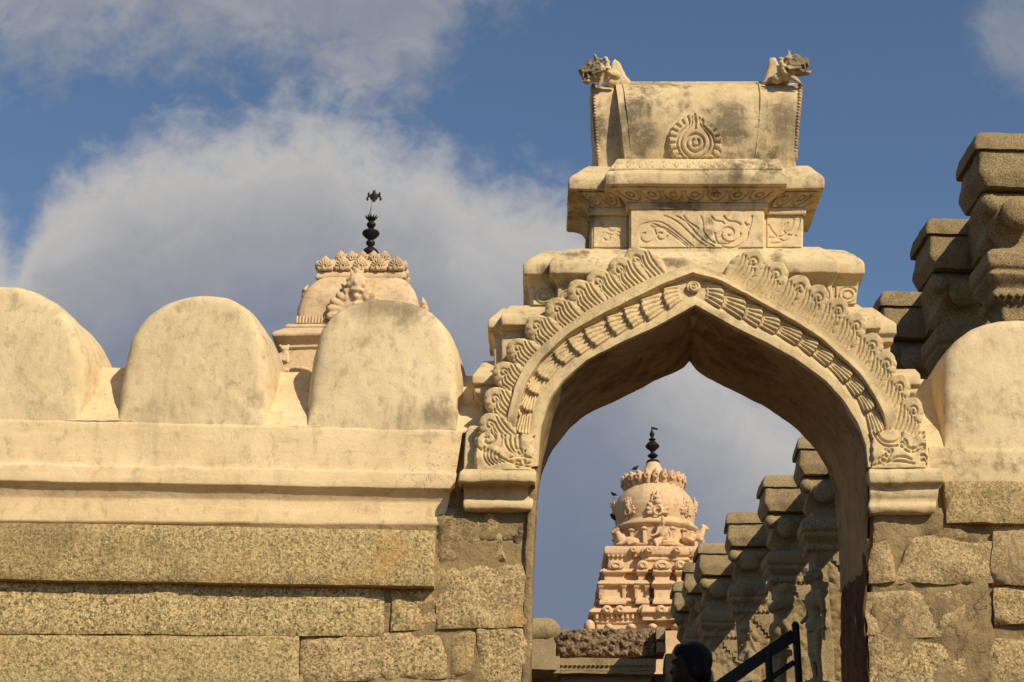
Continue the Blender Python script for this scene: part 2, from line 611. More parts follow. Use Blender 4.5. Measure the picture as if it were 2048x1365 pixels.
def prism(mb, pts2, Y0, Y1, bev=.01, amp=.003, plane='xz', step=.04):
    """closed outline (world x, z) extruded from Y0 (front) to Y1 with rounded front edge"""
    pts2 = np.asarray(pts2, float)
    n = max(len(pts2), int(np.sum(np.linalg.norm(np.diff(np.r_[pts2, pts2[:1]], axis=0), axis=1)) / step))
    q = resample(np.r_[pts2, pts2[:1]], n + 1)[:-1]
    cen = q.mean(0)
    nrm = np.roll(q, -1, 0) - np.roll(q, 1, 0)
    nrm = np.stack([nrm[:, 1], -nrm[:, 0]], -1)
    nrm /= np.linalg.norm(nrm, axis=1)[:, None] + 1e-9
    if np.sum(nrm * (q - cen)) < 0: nrm = -nrm
    rows = []
    def row(off, y):
        r_ = q - nrm * off
        return np.stack([r_[:, 0], np.full(len(r_), y), r_[:, 1]], -1)
    def scaled(k, y):
        r_ = cen + (q - nrm * bev - cen) * k
        return np.stack([r_[:, 0], np.full(len(r_), y), r_[:, 1]], -1)
    rows = [scaled(.02, Y0), scaled(.5, Y0), scaled(.85, Y0), row(bev, Y0), row(bev * .3, Y0 + bev * .3), row(0, Y0 + bev), row(0, (Y0 + Y1) / 2), row(0, Y1 - bev), row(bev, Y1)]
    A = np.array(rows)
    if amp: A = wobble(A, amp, 5)
    mb.grid(A, wrap=True, cap0=True, cap1=True)
    return mb


def lathe(mb, prof, c, segs=28, squash=1.0):
    """prof: (radius, z) bottom to top around the vertical axis at c (x, y)"""
    a = np.linspace(0, 2 * math.pi, segs, endpoint=False)
    A = np.array([np.stack([c[0] + r * np.cos(a), c[1] + r * squash * np.sin(a), np.full(segs, z)], -1) for r, z in prof])
    mb.grid(A, wrap=True, cap0=True, cap1=True)
    return mb


def tube(mb, pts, r, segs=10):
    pts = np.asarray(pts, float)
    r = np.broadcast_to(np.asarray(r, float), (len(pts),))
    tg = np.gradient(pts, axis=0)
    tg /= np.linalg.norm(tg, axis=1)[:, None] + 1e-9
    up = np.array([0.0, 0, 1]) if abs(tg[0][2]) < .9 else np.array([0.0, 1, 0])
    rows = []
    for p, t, k in zip(pts, tg, r):
        a = np.cross(t, up); a /= np.linalg.norm(a) + 1e-9
        b = np.cross(t, a)
        an = np.linspace(0, 2 * math.pi, segs, endpoint=False)[:, None]
        rows.append(p + k * (np.cos(an) * a + np.sin(an) * b))
    mb.grid(np.array(rows), wrap=True, cap0=True, cap1=True)
    return mb


_ico = {}


def ico(sub):
    if sub not in _ico:
        bm = bmesh.new()
        bmesh.ops.create_icosphere(bm, subdivisions=sub, radius=1.0)
        bm.verts.index_update()
        _ico[sub] = (np.array([v.co[:] for v in bm.verts]), [tuple(v.index for v in f.verts) for f in bm.faces])
        bm.free()
    return _ico[sub]


def ell(mb, c, r, rot=None, sub=2):
    V, F = ico(sub)
    V = V * np.asarray(r, float)
    if rot is not None:
        m = np.array(Matrix.Rotation(R(rot[1]), 3, rot[0]))
        V = V @ m.T
    mb.mesh(V + np.asarray(c, float), F)
    return mb


def cap(mb, a, b, r0, r1=None):
    a = np.asarray(a, float); b = np.asarray(b, float)
    r1 = r0 if r1 is None else r1
    n = max(2, int(np.linalg.norm(b - a) / (min(r0, r1) * .6)) + 1)
    for k in range(n):
        t = k / (n - 1)
        rr_ = r0 + (r1 - r0) * t
        ell(mb, a + (b - a) * t, (rr_,) * 3, sub=1 if n > 6 else 2)
    return mb


def carved(mb, name, mat, parent, voxel, smooth=3, loc=None):
    """join overlapping lumps into one continuous worn surface"""
    o = mb.build(name, mat, parent, True, None, loc)
    md = o.modifiers.new('join', 'REMESH')
    md.mode = 'VOXEL'; md.voxel_size = voxel; md.use_smooth_shade = True
    if smooth:
        sm = o.modifiers.new('soften', 'SMOOTH')
        sm.factor = .5; sm.iterations = smooth
    return o


def panel(mb, c00, c10, c11, c01, strokes, wd=.005, depth=.006, step=.0045, thick=.01, proud=.003, aspect=None, extra=None):
    """incised panel on a quad (c00 bottom-left, c10 bottom-right, c11 top-right, c01 top-left); strokes in metres from the bottom-left"""
    c00, c10, c11, c01 = [np.asarray(q, float) for q in (c00, c10, c11, c01)]
    W = np.linalg.norm(c10 - c00); H = np.linalg.norm(c01 - c00)
    nu, nv = max(6, int(W / step)), max(6, int(H / step))
    u, v = np.meshgrid(np.linspace(0, 1, nu), np.linspace(0, 1, nv))
    A = ((1 - u)[..., None] * c00 + u[..., None] * c10) * (1 - v)[..., None] + ((1 - u)[..., None] * c01 + u[..., None] * c11) * v[..., None]
    nrm = np.cross(c10 - c00, c01 - c00); nrm /= np.linalg.norm(nrm)      # towards -y
    h = proud + grooves(u * W, v * H, strokes, wd, depth)
    if extra is not None: h = h + extra(u * W, v * H)
    h = h + .0012 * fbm(A * 30, 2)
    A = A + h[..., None] * nrm
    B = np.pad(A, ((1, 1), (1, 1), (0, 0)), mode='edge')
    for sl_ in ((0, slice(None)), (-1, slice(None)), (slice(None), 0), (slice(None), -1)):
        B[sl_] -= nrm * thick
    mb.grid(B)
    return mb


# ------------------------------------------------------------------ ground
g = MB()
gx, gy = np.meshgrid(np.r_[-4000, -400, -60, np.linspace(-30, 30, 40), 60, 400, 4000], np.r_[-4000, -400, -60, np.linspace(-30, .30, 30)])
g.grid(np.stack([gx, gy, .02 * fbm(np.stack([gx, gy, gx * 0], -1) * .5, 3)], -1))
tag(g.build('ground', M['earth'], None, sharp=None), kind='structure')
COURT = 1.8
g = MB()
gx, gy = np.meshgrid(np.r_[-4000, -400, -60, np.linspace(-30, 30, 60), 60, 400, 4000], np.r_[.30, np.linspace(.6, 60, 60), 120, 600, 4000])
A = np.stack([gx, gy, COURT + .01 * fbm(np.stack([gx, gy, gx * 0], -1) * .8, 3)], -1)
g.grid(A)
tag(g.build('courtyard', M['paving'], None, sharp=None), kind='structure')

# ------------------------------------------------------------------ long wall left of the gateway
YP = .07            # parapet face
YC = .035           # face of the stone courses
wall = thing('parapet_wall', (-1.2, .3, 0), 'long ochre parapet wall with three round-topped merlons over coarse granite courses, left of the arch', 'wall', 'walls flanking the gateway')


def merlon(name, px, parent, Y0=YP, Y1=YP + .47, taper=.048, seed=0, mirror_to=None):
    pts = np.array([P(a, b, Y0) for a, b in px])[:, [0, 2]]
    n = 150
    c = np.r_[pts, pts[:1]]
    q = resample(c, n + 1)[:-1]
    # light smoothing except at the two foot corners
    fz = np.min(q[:, 1])
    for _ in range(4):
        s = .5 * q + .25 * (np.roll(q, 1, 0) + np.roll(q, -1, 0))
        keep = q[:, 1] < fz + .03
        s[keep] = q[keep]
        q = s
    nrm = np.roll(q, -1, 0) - np.roll(q, 1, 0)
    nrm = np.stack([nrm[:, 1], -nrm[:, 0]], -1)
    nrm /= np.linalg.norm(nrm, axis=1)[:, None] + 1e-9
    cen = q.mean(0)
    if np.sum(nrm * (q - cen)) < 0: nrm = -nrm
    bev = .060
    bv = .004 + (bev - .004) * sstep(q[:, 1] - fz, .005, .16)
    rows = []
    for k in np.r_[.02, np.linspace(.1, .95, 16)]:
        r_ = cen + (q - nrm * bv[:, None] - cen) * k
        rows.append(np.stack([r_[:, 0], np.full(n, Y0 - .012 * (1 - k ** 2)), r_[:, 1]], -1))
    for a in np.linspace(0, 90, 6):
        off = bv * (1 - math.sin(R(a))); y = Y0 + bv * (1 - math.cos(R(a)))
        r_ = q - nrm * off[:, None]
        rows.append(np.stack([r_[:, 0], y, r_[:, 1]], -1))
    for t in np.linspace(0, 1, 9)[1:]:
        r_ = q + nrm * (taper * t ** .6)
        rows.append(np.stack([r_[:, 0], np.full(n, Y0 + bev + (Y1 - Y0 - bev) * t), r_[:, 1]], -1))
    A = wobble(np.array(rows), .006, 3.0, seed)
    return MB().grid(A, wrap=True, cap0=True, cap1=True).build(name, M['merlon'], parent, sharp=50)


m2 = [(232, 846), (234, 790), (239, 750), (248, 705), (262, 665), (288, 627), (328, 599), (372, 586), (412, 583), (455, 589), (488, 608), (512, 640), (527, 682), (535, 735), (533, 790), (528, 856)]
m1 = [(-148, 838), (-146, 780), (-141, 735), (-132, 690), (-118, 650), (-90, 610), (-50, 582), (-10, 567), (30, 567), (72, 578), (112, 602), (142, 638), (162, 680), (172, 735), (166, 790), (152, 846)]
m3 = [(613, 858), (616, 800), (620, 756), (627, 705), (642, 655), (672, 617), (715, 598), (755, 592), (800, 595), (842, 605), (872, 624), (893, 650), (907, 690), (914, 740), (914, 800), (911, 866)]
for k, px in enumerate((m1, m2, m3)):
    merlon('merlon', px, wall, seed=k * 7)

# sloping infill between the merlons
for k, (xa, xb, yb, yt) in enumerate(((-330, -120, 840, 731), (140, 250, 842, 734), (520, 630, 855, 746), (895, 958, 866, 752))):
    lo0, lo1 = P(xa, yb, YP - .002), P(xb, yb + 3, YP - .002)
    hi = P(xa, yt, YP + .27)
    rows = []
    for t in np.linspace(0, 1, 10):
        z = lo0[2] + (hi[2] - lo0[2]) * t
        rows.append(np.stack([np.linspace(lo0[0] - .03, lo1[0] + .03, 16), np.full(16, YP - .002 + .272 * t), np.full(16, z)], -1))
    top_back = rows[-1].copy(); top_back[:, 1] += .08
    bot_back = rows[0].copy(); bot_back[:, 1] += .35
    A = np.array([bot_back] + rows + [top_back, top_back * [1, 1, 0] + bot_back * [0, 0, 1]])
    MB().grid(wobble(A, .005, 4, k)).build('sloped_infill', M['plaster'], wall, sharp=50)

# long plaster mouldings (profile read at two stations, right end runs into the gateway)
def moulding_run(name, prof, mat, parent, n=110, seed=0, amp=.004, extend=0.0):
    """prof: (px_left, py_left, px_right, py_right, Y) from top to bottom"""
    L, Rr = [], []
    for a, b, c_, d, Y in prof:
        L.append(P(a, b, Y)); Rr.append(P(c_, d, Y))
    L = chamfer(L, .004); Rr = chamfer(Rr, .004)
    L = densify([np.array([l, r_]) for l, r_ in zip(L, Rr)], .03)
    A = np.array([np.linspace(a[0], a[1], n) for a in L])
    A = wobble(A, amp * .8, 3.0, seed)
    Bk = A[[0, -1]].copy(); Bk[:, :, 1] = .62
    A = np.concatenate([Bk[:1], A, Bk[1:]])
    mb = MB().grid(A)
    for e in (0, -1):
        mb.mesh(A[:, e], [tuple(range(len(A)))])
    return mb.build(name, mat, parent, sharp=38)


moulding_run('parapet_moulding', [(-420, 828, 926, 861, YP), (-420, 832, 926, 864, YP - .006), (-420, 917, 912, 946, YP - .02), (-420, 919, 914, 947, YP - .038), (-420, 953, 908, 978, YP - .048),
                                  (-420, 962, 900, 986, YP - .022), (-420, 988, 897, 1006, YP + .004), (-420, 1035, 885, 1050, YP - .012), (-420, 1040, 882, 1056, YP + .0)], M['plaster'], wall)

# granite courses
def stone(quads, mat, parent, Y, name='stone_block', **kw):
    for k, q in enumerate(quads):
        if mat is M['granite2']:        # rough stones sit close to each other
            qc = np.mean(np.array(q, float), 0)
            q = [(a + 6 * np.sign(a - qc[0]) * (a < 2300), b + 6 * np.sign(b - qc[1])) for a, b in q]
        mb = MB()
        block(mb, q, Y, .25, seed=int(q[0][0] + q[0][1]) % 97, **kw)
        mb.build(name, mat, parent, sharp=55)


stone([((-420, 1037), (870, 1060), (868, 1172), (-420, 1150))], M['granite'], wall, YC - .062, rough=.006, edge=.012, jit=.0025)
stone([((-420, 1155), (769, 1172), (768, 1273), (-420, 1262)),
       ((-420, 1267), (598, 1273), (597, 1378), (-420, 1374)),
       ((-420, 1378), (700, 1382), (700, 1500), (-420, 1496)),
       ((-420, 1500), (500, 1504), (500, 1640), (-420, 1636))], M['granite'], wall, YC, rough=.006, edge=.010, jit=.0025)
core = MB()
loft(core, [(0, -6.0, X(880, 1200, .1), YC + .035, .6), (Z(1046, YP, 500), -6.0, X(880, 1200, .1), YC + .035, .6)], step=.15, amp=.004)
core.build('wall_core', M['mortar'], wall, sharp=40)

# ------------------------------------------------------------------ wall right of the gateway
wall2 = thing('parapet_wall', (3.0, .3, 0), 'short ochre wall with one round-topped merlon over rough granite blocks, right of the arch', 'wall', 'walls flanking the gateway')
mr = [(1888, 900), (1887, 840), (1886, 790), (1888, 740), (1895, 703), (1914, 676), (1944, 655), (1985, 640), (2040, 635), (2095, 640), (2135, 655), (2165, 676), (2184, 703), (2191, 740), (2193, 790), (2192, 840), (2191, 905)]
merlon('merlon', mr, wall2, Y0=.09, Y1=.52, seed=31, taper=.012)
moulding_run('parapet_moulding', [(1858, 893, 2500, 908, .07), (1858, 900, 2500, 915, .062), (1860, 966, 2500, 976, .055), (1860, 972, 2500, 982, .08)], M['crown'], wall2, seed=3, n=60)
# infill slope between gateway and merlon
lo0, lo1 = P(1780, 897, .088), P(1905, 900, .088)
hi = P(1800, 760, .36)
rows = [np.stack([np.linspace(lo0[0], lo1[0], 16), np.full(16, .088 + .27 * t), np.full(16, lo0[2] + (hi[2] - lo0[2]) * t)], -1) for t in np.linspace(0, 1, 10)]
tb = rows[-1].copy(); tb[:, 1] += .08
MB().grid(wobble(np.array(rows + [tb, tb * [1, 1, 0] + rows[0] * [0, 0, 1]]), .005, 4, 5)).build('sloped_infill', M['plaster'], wall2, sharp=50)
stone([((1897, 968), (2420, 972), (2420, 1041), (1900, 1039))], M['granite2'], wall2, .012, rough=.012, edge=.014)
stone([((1989, 1068), (2280, 1070), (2280, 1172), (1990, 1166)),
       ((1993, 1182), (2330, 1180), (2330, 1246), (1996, 1240)),
       ((1984, 1283), (2270, 1276), (2270, 1400), (1978, 1400)),
       ((2290, 1060), (2480, 1062), (2480, 1172), (2290, 1172))], M['granite2'], wall2, .03, rough=.018, edge=.011, jit=.012)
stone([((1985, 1045), (2080, 1047), (2078, 1066), (1990, 1064))], M['granite2'], wall2, .035, rough=.02, edge=.02)
core = MB()
loft(core, [(0, X(1880, 1200, .1), 6.0, .055, .6), (Z(968, .07, 2000), X(1880, 1200, .1), 6.0, .06, .6)], step=.06, amp=.014, f=5)
core.build('wall_core', M['mortar'], wall2, sharp=None)

# ------------------------------------------------------------------ gateway
gate = thing('gateway', (X(1400, 1000, .3), .3, 0), 'tall ornate temple gateway with a pointed carved arch and a barrel-roofed crown', 'gateway')
YB = .62
I_L = [(1391, 614), (1323, 652), (1250, 685), (1176, 722), (1125, 766), (1099, 802), (1081, 865), (1076, 934)]
I_R = [(1391, 614), (1456, 651), (1532, 688), (1593, 724), (1647, 764), (1685, 804), (1715, 850), (1730, 895), (1734, 937)]
A_L = [(1388, 598), (1352, 617), (1315, 641), (1275, 659), (1242, 674), (1213, 689), (1176, 709), (1140, 727), (1110, 753), (1081, 788), (1068, 826), (1056, 890), (1058, 936)]
A_R = [(1388, 598), (1418, 613), (1460, 634), (1502, 657), (1551, 676), (1590, 697), (1624, 720), (1662, 747), (1690, 778), (1716, 808), (1729, 838), (1740, 880), (1744, 936)]
M_L = [(1383, 553), (1327, 575), (1286, 595), (1213, 632), (1140, 672), (1081, 727), (1057, 762), (1041, 802), (1030, 857), (1026, 900), (1027, 936)]
M_R = [(1383, 553), (1437, 568), (1483, 592), (1570, 640), (1643, 686), (1685, 724), (1719, 757), (1746, 799), (1763, 834), (1776, 880), (1780, 930)]
O_L = [(1388, 533), (1347, 545), (1286, 568), (1231, 597), (1176, 626), (1118, 668), (1077, 703), (1048, 736), (1030, 773), (1019, 820), (1010, 870), (1006, 900), (1004, 936)]
O_R = [(1388, 533), (1456, 560), (1532, 600), (1578, 625), (1643, 659), (1677, 690), (1723, 730), (1753, 768), (1780, 808), (1795, 850), (1803, 884), (1806, 930)]
NA = 150
B_L = [(1379, 722), (1368, 735), (1352, 745), (1308, 763), (1250, 793), (1176, 828), (1140, 856), (1103, 905), (1083, 948), (1075, 1000)]
B_R = [(1379, 722), (1390, 738), (1407, 752), (1475, 786), (1532, 815), (1590, 856), (1628, 893), (1654, 937), (1668, 980), (1672, 1000)]
cur = {}
for nm, pts in dict(I_L=I_L, I_R=I_R, A_L=A_L, A_R=A_R, M_L=M_L, M_R=M_R, O_L=O_L, O_R=O_R).items():
    c3 = np.array([P(a, b, 0.0) for a, b in pts])[:, [0, 2]]
    cur[nm] = smooth_curve(c3, NA, 14)


def lift(c, y):
    return np.stack([c[:, 0], np.broadcast_to(np.asarray(y, float), (len(c),)), c[:, 1]], -1)


# arch body: soffit, plain inner band, raised outer moulding
for sd in 'LR':
    I, A_, Mm, O = (cur[k + sd] for k in ('I_', 'A_', 'M_', 'O_'))
    rows = [lift(O, .30), lift(O, .02), lift(O, -.034), lift(O * .94 + Mm * .06, -.043), lift(O * .75 + Mm * .25, -.043), lift(O * .45 + Mm * .55, -.040), lift(O * .22 + Mm * .78, -.047), lift(O * .05 + Mm * .95, -.047), lift(Mm, -.036), lift(Mm * .97 + A_ * .03, .004)]
    A = np.array(rows)
    tp_ = 1 - .95 * sstep(np.linspace(0, 1, NA), .82, .90)
    A[1:, :, 1] = np.where(A[1:, :, 1] < 0, A[1:, :, 1] * tp_, A[1:, :, 1])
    A[1:] = wobble(A[1:], .0025, 9)
    MB().grid(A).build('arch_moulding', M['arch'], gate, sharp=50)
    rows = [lift(A_ * .8 + Mm * .2, .004), lift(A_ * .95 + I * .05, -.012), lift(A_ * .7 + I * .3, -.016), lift(A_ * .1 + I * .9, -.014), lift(I * .99 + A_ * .01, -.004), lift(I, .008), lift(I, .03)]
    MB().grid(wobble(np.array(rows), .0025, 6)).build('inner_band', M['arch'], gate, sharp=50)
    rows = [lift(I * .998 + A_ * .002, .012), lift(I, .022)]
    IB = smooth_curve(np.array([P(a_, b_, YB) for a_, b_ in (B_L if sd == 'L' else B_R)])[:, [0, 2]], NA, 10)
    for y in np.linspace(.04, YB, 14):
        f_ = (y - .008) / (YB - .008)
        rows.append(lift(I * (1 - f_) + IB * f_, y))
    rows += [lift(O, YB), lift(O, .30)]
    A = np.array(rows)
    A[2:] = wobble(A[2:], .0035, 6)
    MB().grid(A).build('arch_soffit', M['jamb_plaster'], gate, sharp=50)  # soffit shade deepened by this darker, dirtier plaster colour
    # petal band as one relief sheet
    NS, NK = 560, 46
    sI, sM = resample(A_, NS), resample(Mm, NS)
    k = np.linspace(0, 1, NK)
    B = sI[:, None] * (1 - k)[None, :, None] + sM[:, None] * k[None, :, None]
    npet = 11
    s0, s1 = .045, .87
    ss = np.linspace(0, 1, NS)[:, None] + 0 * k
    kk = k[None] + 0 * ss
    t = (ss - s0) / (s1 - s0) * npet
    t = t + .10 * np.sin(t * 2.1) - .20 * (1 - (2 * kk - 1) ** 2) - .05 * np.abs(np.sin(kk * 5 * math.pi)) + .12
    inside = (t > 0) & (t < npet)
    fr = t - np.floor(t)
    shell = .006 + .030 * np.minimum(1, fr * 1.15) ** .8 * sstep(1.0 - fr, 0, .05)
    mid = 1 - np.abs(2 * kk - 1) ** 2.6
    wid = sstep(.5 - np.abs(kk - .5), .02 + .10 * (1 - fr), .10 + .12 * (1 - fr))
    ribs = np.abs(np.sin((kk - .5) / (.55 + .45 * fr) * .9 * 5 * math.pi + math.pi / 2)) ** .45
    h = np.where(inside, shell * (.35 + .65 * mid) * wid - .017 * (1 - ribs) * wid * sstep(fr, .05, .25), .003)
    # gathered tail end near the foot: a cluster of loops
    tail = sstep(ss, s1, s1 + .02)
    h = h + tail * (.010 * np.abs(np.sin((kk + (ss - s1) * 1.3) * 3 * math.pi)) + .006 * np.sin(ss * 160 + kk * 9))
    h = h * (1 - .9 * sstep(ss, .90, .94))
    h = h + .0012 * fbm(np.stack([B[..., 0], h * 0, B[..., 1]], -1) * 40, 2)
    G = np.stack([B[..., 0], -h, B[..., 1]], -1)
    MB().grid(G).build('petal_band', M['arch'], gate, sharp=None)

# spiral boss at the point of the arch
cb = P(1387, 574, -.02)
rr_ = np.linspace(0, 1, 22); th = np.linspace(0, 2 * math.pi, 64, endpoint=False)
px_ = rr_[:, None] * np.cos(th) * .034; pz_ = rr_[:, None] * np.sin(th) * .030
hh = .022 * np.sqrt(np.clip(1 - (rr_[:, None] * .96 + 0 * th) ** 4, 0, 1)) + grooves(px_, pz_, [spiral(0, 0, .004, .026, 20, 1.6)], .0036, .009)
MB().grid(np.stack([cb[0] + px_, cb[1] - hh + .01, cb[2] + pz_], -1), wrap=True).build('spiral_boss', M['arch'], gate, sharp=None)


# flame leaves standing on the extrados
def leaf(mb, base, nrm, tan, wdt, hgt, mirror, seed, yc=-.012, thick=.055):
    nu, nt = 44, 60
    rs = np.random.RandomState(seed)
    u, t = np.meshgrid(np.linspace(-1, 1, nu), np.linspace(0, 1, nt))
    hw = .5 * (.86 + .26 * np.sin(math.pi * np.clip(t * 1.05, 0, 1))) * np.sqrt(np.clip(1 - np.clip((t - .58) / .425, 0, 1) ** 3.2, 0.003, 1))
    ph = rs.rand() * 6
    lob = np.abs(np.sin(math.pi * (5.0 * t + ph)))
    hw = hw * (1 + .05 * (lob ** .6 - .6) * sstep(t, .25, .45))
    cx = mirror * (-.10 + .30 * t ** 2)
    lx = cx + u * hw
    lt = t * (1 + .035 * np.abs(np.sin(u * 5.5)) * sstep(t, .75, 1))
    a = lx * mirror; b = lt
    st = []
    for q in (-.38, -.23, -.08, .07, .22, .36):
        j = (rs.rand() - .5) * .05
        st.append(bez((q + j - .06, -.02), (q - .20, .20), (q + .16, .30), (q * .8 + .06, .44 + .42 * (.36 - q) / .74 + .05 * rs.rand())))
    e = (.20 + .06 * (rs.rand() - .5), .68 + .03 * (rs.rand() - .5))
    st.append(spiral(e[0], e[1], .04, .17, 160, 1.15))
    gz = grooves(a, b, st, .030, .0105)
    dome = .018 * np.sqrt(np.clip(1 - (np.abs(u) ** 4), 0, 1)) * (.8 + .2 * t)
    rim = -.007 * (1 - lob ** .5) * sstep(np.abs(u), .62, .95) * sstep(t, .3, .45)
    h = dome + gz + rim + .005 * np.exp(-((a - e[0]) ** 2 + (b - e[1]) ** 2) / .012)
    lean = .020 * t ** 1.5
    W3 = np.array([tan[0], 0, tan[1]]); N3 = np.array([nrm[0], 0, nrm[1]])
    A = base[None, None] + (lx * wdt)[..., None] * W3 + (lt * hgt)[..., None] * N3
    A[..., 1] += yc - h - lean
    A = wobble(A, .0012, 25, seed)
    B = np.pad(A, ((1, 1), (1, 1), (0, 0)), mode='edge')
    for sl_ in ((0, slice(None)), (-1, slice(None)), (slice(None), 0), (slice(None), -1)):
        B[sl_][..., 1] += thick
    mb.grid(B)
    mb.mesh(np.concatenate([B[:, 0], B[::-1, -1]]), [tuple(range(2 * len(B)))])


tips_L = [(1276, 495), (1243, 515), (1199, 539), (1160, 561), (1116, 596), (1076, 632), (1038, 678), (1010, 725), (992, 776), (981, 828)]
tips_R = [(1502, 501), (1547, 526), (1592, 552), (1628, 572), (1668, 598), (1702, 628), (1736, 668), (1762, 706), (1790, 752), (1815, 798)]
for sd, tips in (('L', tips_L), ('R', tips_R)):
    O = cur['O_' + sd]
    mir = -1 if sd == 'L' else 1
    for k, tp in enumerate(tips):
        tp3 = P(tp[0], tp[1], -.03)[[0, 2]]
        ax = np.array([-.33 - .012 * k, .94]) if sd == 'L' else np.array([.27 - .02 * k, .96])
        ax /= np.linalg.norm(ax)
        pn = np.array([ax[1], -ax[0]])
        rel = O - tp3
        along = -(rel @ ax); across = np.abs(rel @ pn)
        ok = along > .03
        i = int(np.argmin(np.where(ok, across, 9)))
        h = min(.19, along[i] + .018)
        base2 = tp3 - ax * h
        base = np.array([base2[0], 0, base2[1]])
        mb = MB()
        leaf(mb, base, ax, pn, (.152 if k == 0 else .148) * (1 - .012 * k), h, mir, 11 * k + (0 if sd == 'L' else 5), yc=-.004 - .003 * (k % 2))
        mb.build('flame_leaf', M['arch'], gate, sharp=60)

# scroll-carved feet of the arch
def foot(quad, st, name, sd):
    mb = MB()
    c_ = [P(*q, -.020) for q in quad]   # bl, br, tr, tl
    def ext(x, y):
        n_ = fbm(np.stack([x * 30, y * 30, 0 * x + (3 if sd == 'L' else 8)], -1), 3)
        e_ = np.minimum(np.minimum(x, x.max() - x), y.max() - y)
        return .008 * fbm(np.stack([x * 18, y * 18, 0 * x], -1), 2) - .030 * sstep(.020 + .012 * n_ - e_, 0, .010)
    panel(mb, *c_, st, wd=.0050, depth=.015, step=.0036, thick=.06, proud=.010, extra=ext)
    mb.build(name, M['arch'], gate, sharp=None)


stL = [spiral(.062, .150, .008, .045, 90, 1.2), spiral(.062, .150, .060, .064, -40, .85), spiral(.200, .035, .008, .030, 30, 1.0)]
for k in range(5):
    stL.append(bez((.045 + .016 * k, .105 - .008 * k), (.030 + .016 * k, .055), (.070 + .016 * k, .022 + .004 * k)))
for k in range(8):
    a = R(60 + 22 * k)
    stL.append(np.array([[.062 + .064 * math.cos(a), .150 + .064 * math.sin(a)], [.062 + .082 * math.cos(a), .150 + .082 * math.sin(a)]]))
for k in range(4):
    stL.append(bez((.135 + .022 * k, .185), (.125 + .022 * k, .11), (.185 + .014 * k, .075)))
stL += [bez((.10, .07), (.16, .03), (.26, .015)), bez((.16, .055), (.20, .085), (.26, .06)), bez((.23, .03), (.26, .045), (.275, .02)), spiral(.205, .100, .006, .022, 0, 1)]
foot([(948, 940), (1069, 942), (1074, 866), (948, 856)], stL, 'scroll_foot', 'L')
stR = [bez((.03, .19), (.05, .105), (.12, .125)), bez((.12, .125), (.16, .14), (.15, .19)), bez((.02, .17), (.05, .085), (.13, .105)), spiral(.155, .115, .006, .022, 0, 1.2),
       bez((.15, .10), (.19, .05), (.245, .095)), bez((.165, .11), (.20, .075), (.235, .11)), spiral(.205, .09, .004, .016, 0, 1)]
for k in range(6):
    a = R(150 - 34 * k)
    stR.append(np.array([[.235 + .020 * math.cos(a), .15 + .022 * math.sin(a)], [.235 + .040 * math.cos(a), .15 + .044 * math.sin(a)]]))
for k in range(4):
    stR.append(spiral(.055 + .012 * k, .035 + .014 * k, .006, .020, 80 * k, .8))
    stR.append(bez((.235, .11 - .025 * k), (.255, .12 - .025 * k), (.262, .10 - .025 * k)))
stR += [bez((.02, .012), (.10, .045), (.20, .02)), bez((.10, .03), (.13, .07), (.19, .04))]
foot([(1738, 937), (1858, 938), (1853, 858), (1738, 856)], stR, 'scroll_foot', 'R')
mb = MB(); loft(mb, [ring_px(942, 926, 1074, .030, .55), ring_px(872, 929, 1070, .034, .55), ring_px(853, 936, 1040, .036, .55), ring_px(848, 945, 1030, .09, .55)], amp=.005)
mb.build('foot_backing', M['arch'], gate)
mb = MB(); loft(mb, [ring_px(940, 1738, 1861, .030, .55), ring_px(905, 1738, 1859, .032, .55), ring_px(866, 1740, 1850, .034, .55), ring_px(860, 1745, 1840, .09, .55)], amp=.005)
mb.build('foot_backing', M['arch'], gate)

# capitals under the springing
mb = MB()
loft(mb, [ring_px(1019, 934, 1063, .0, YB - .02), ring_px(1016, 928, 1064, -.012, YB - .02), ring_px(1003, 926, 1065, -.012, YB - .02), ring_px(998, 930, 1065, .012, YB - .02), ring_px(985, 928, 1065, .026, YB - .02),
          ring_px(970, 926, 1066, .018, YB - .02), ring_px(966, 917, 1070, -.080, YB - .02), ring_px(947, 919, 1071, -.080, YB - .02), ring_px(940, 926, 1070, -.03, YB - .02)], r=.008, step=.02, amp=.006, f=6)
mb.build('capital', M['arch'], gate)
mb = MB()
loft(mb, [ring_px(1025, 1740, 1868, .0, YB - .02), ring_px(1018, 1737, 1872, -.014, YB - .02), ring_px(1008, 1736, 1873, -.010, YB - .02), ring_px(1002, 1738, 1874, .006, YB - .02), ring_px(988, 1738, 1877, -.012, YB - .02),
          ring_px(972, 1738, 1878, -.006, YB - .02), ring_px(966, 1737, 1888, -.045, YB - .02), ring_px(943, 1735, 1888, -.045, YB - .02), ring_px(938, 1738, 1880, -.03, YB - .02)], r=.008, step=.02, amp=.006, f=6)
mb.build('capital', M['crown'], gate)

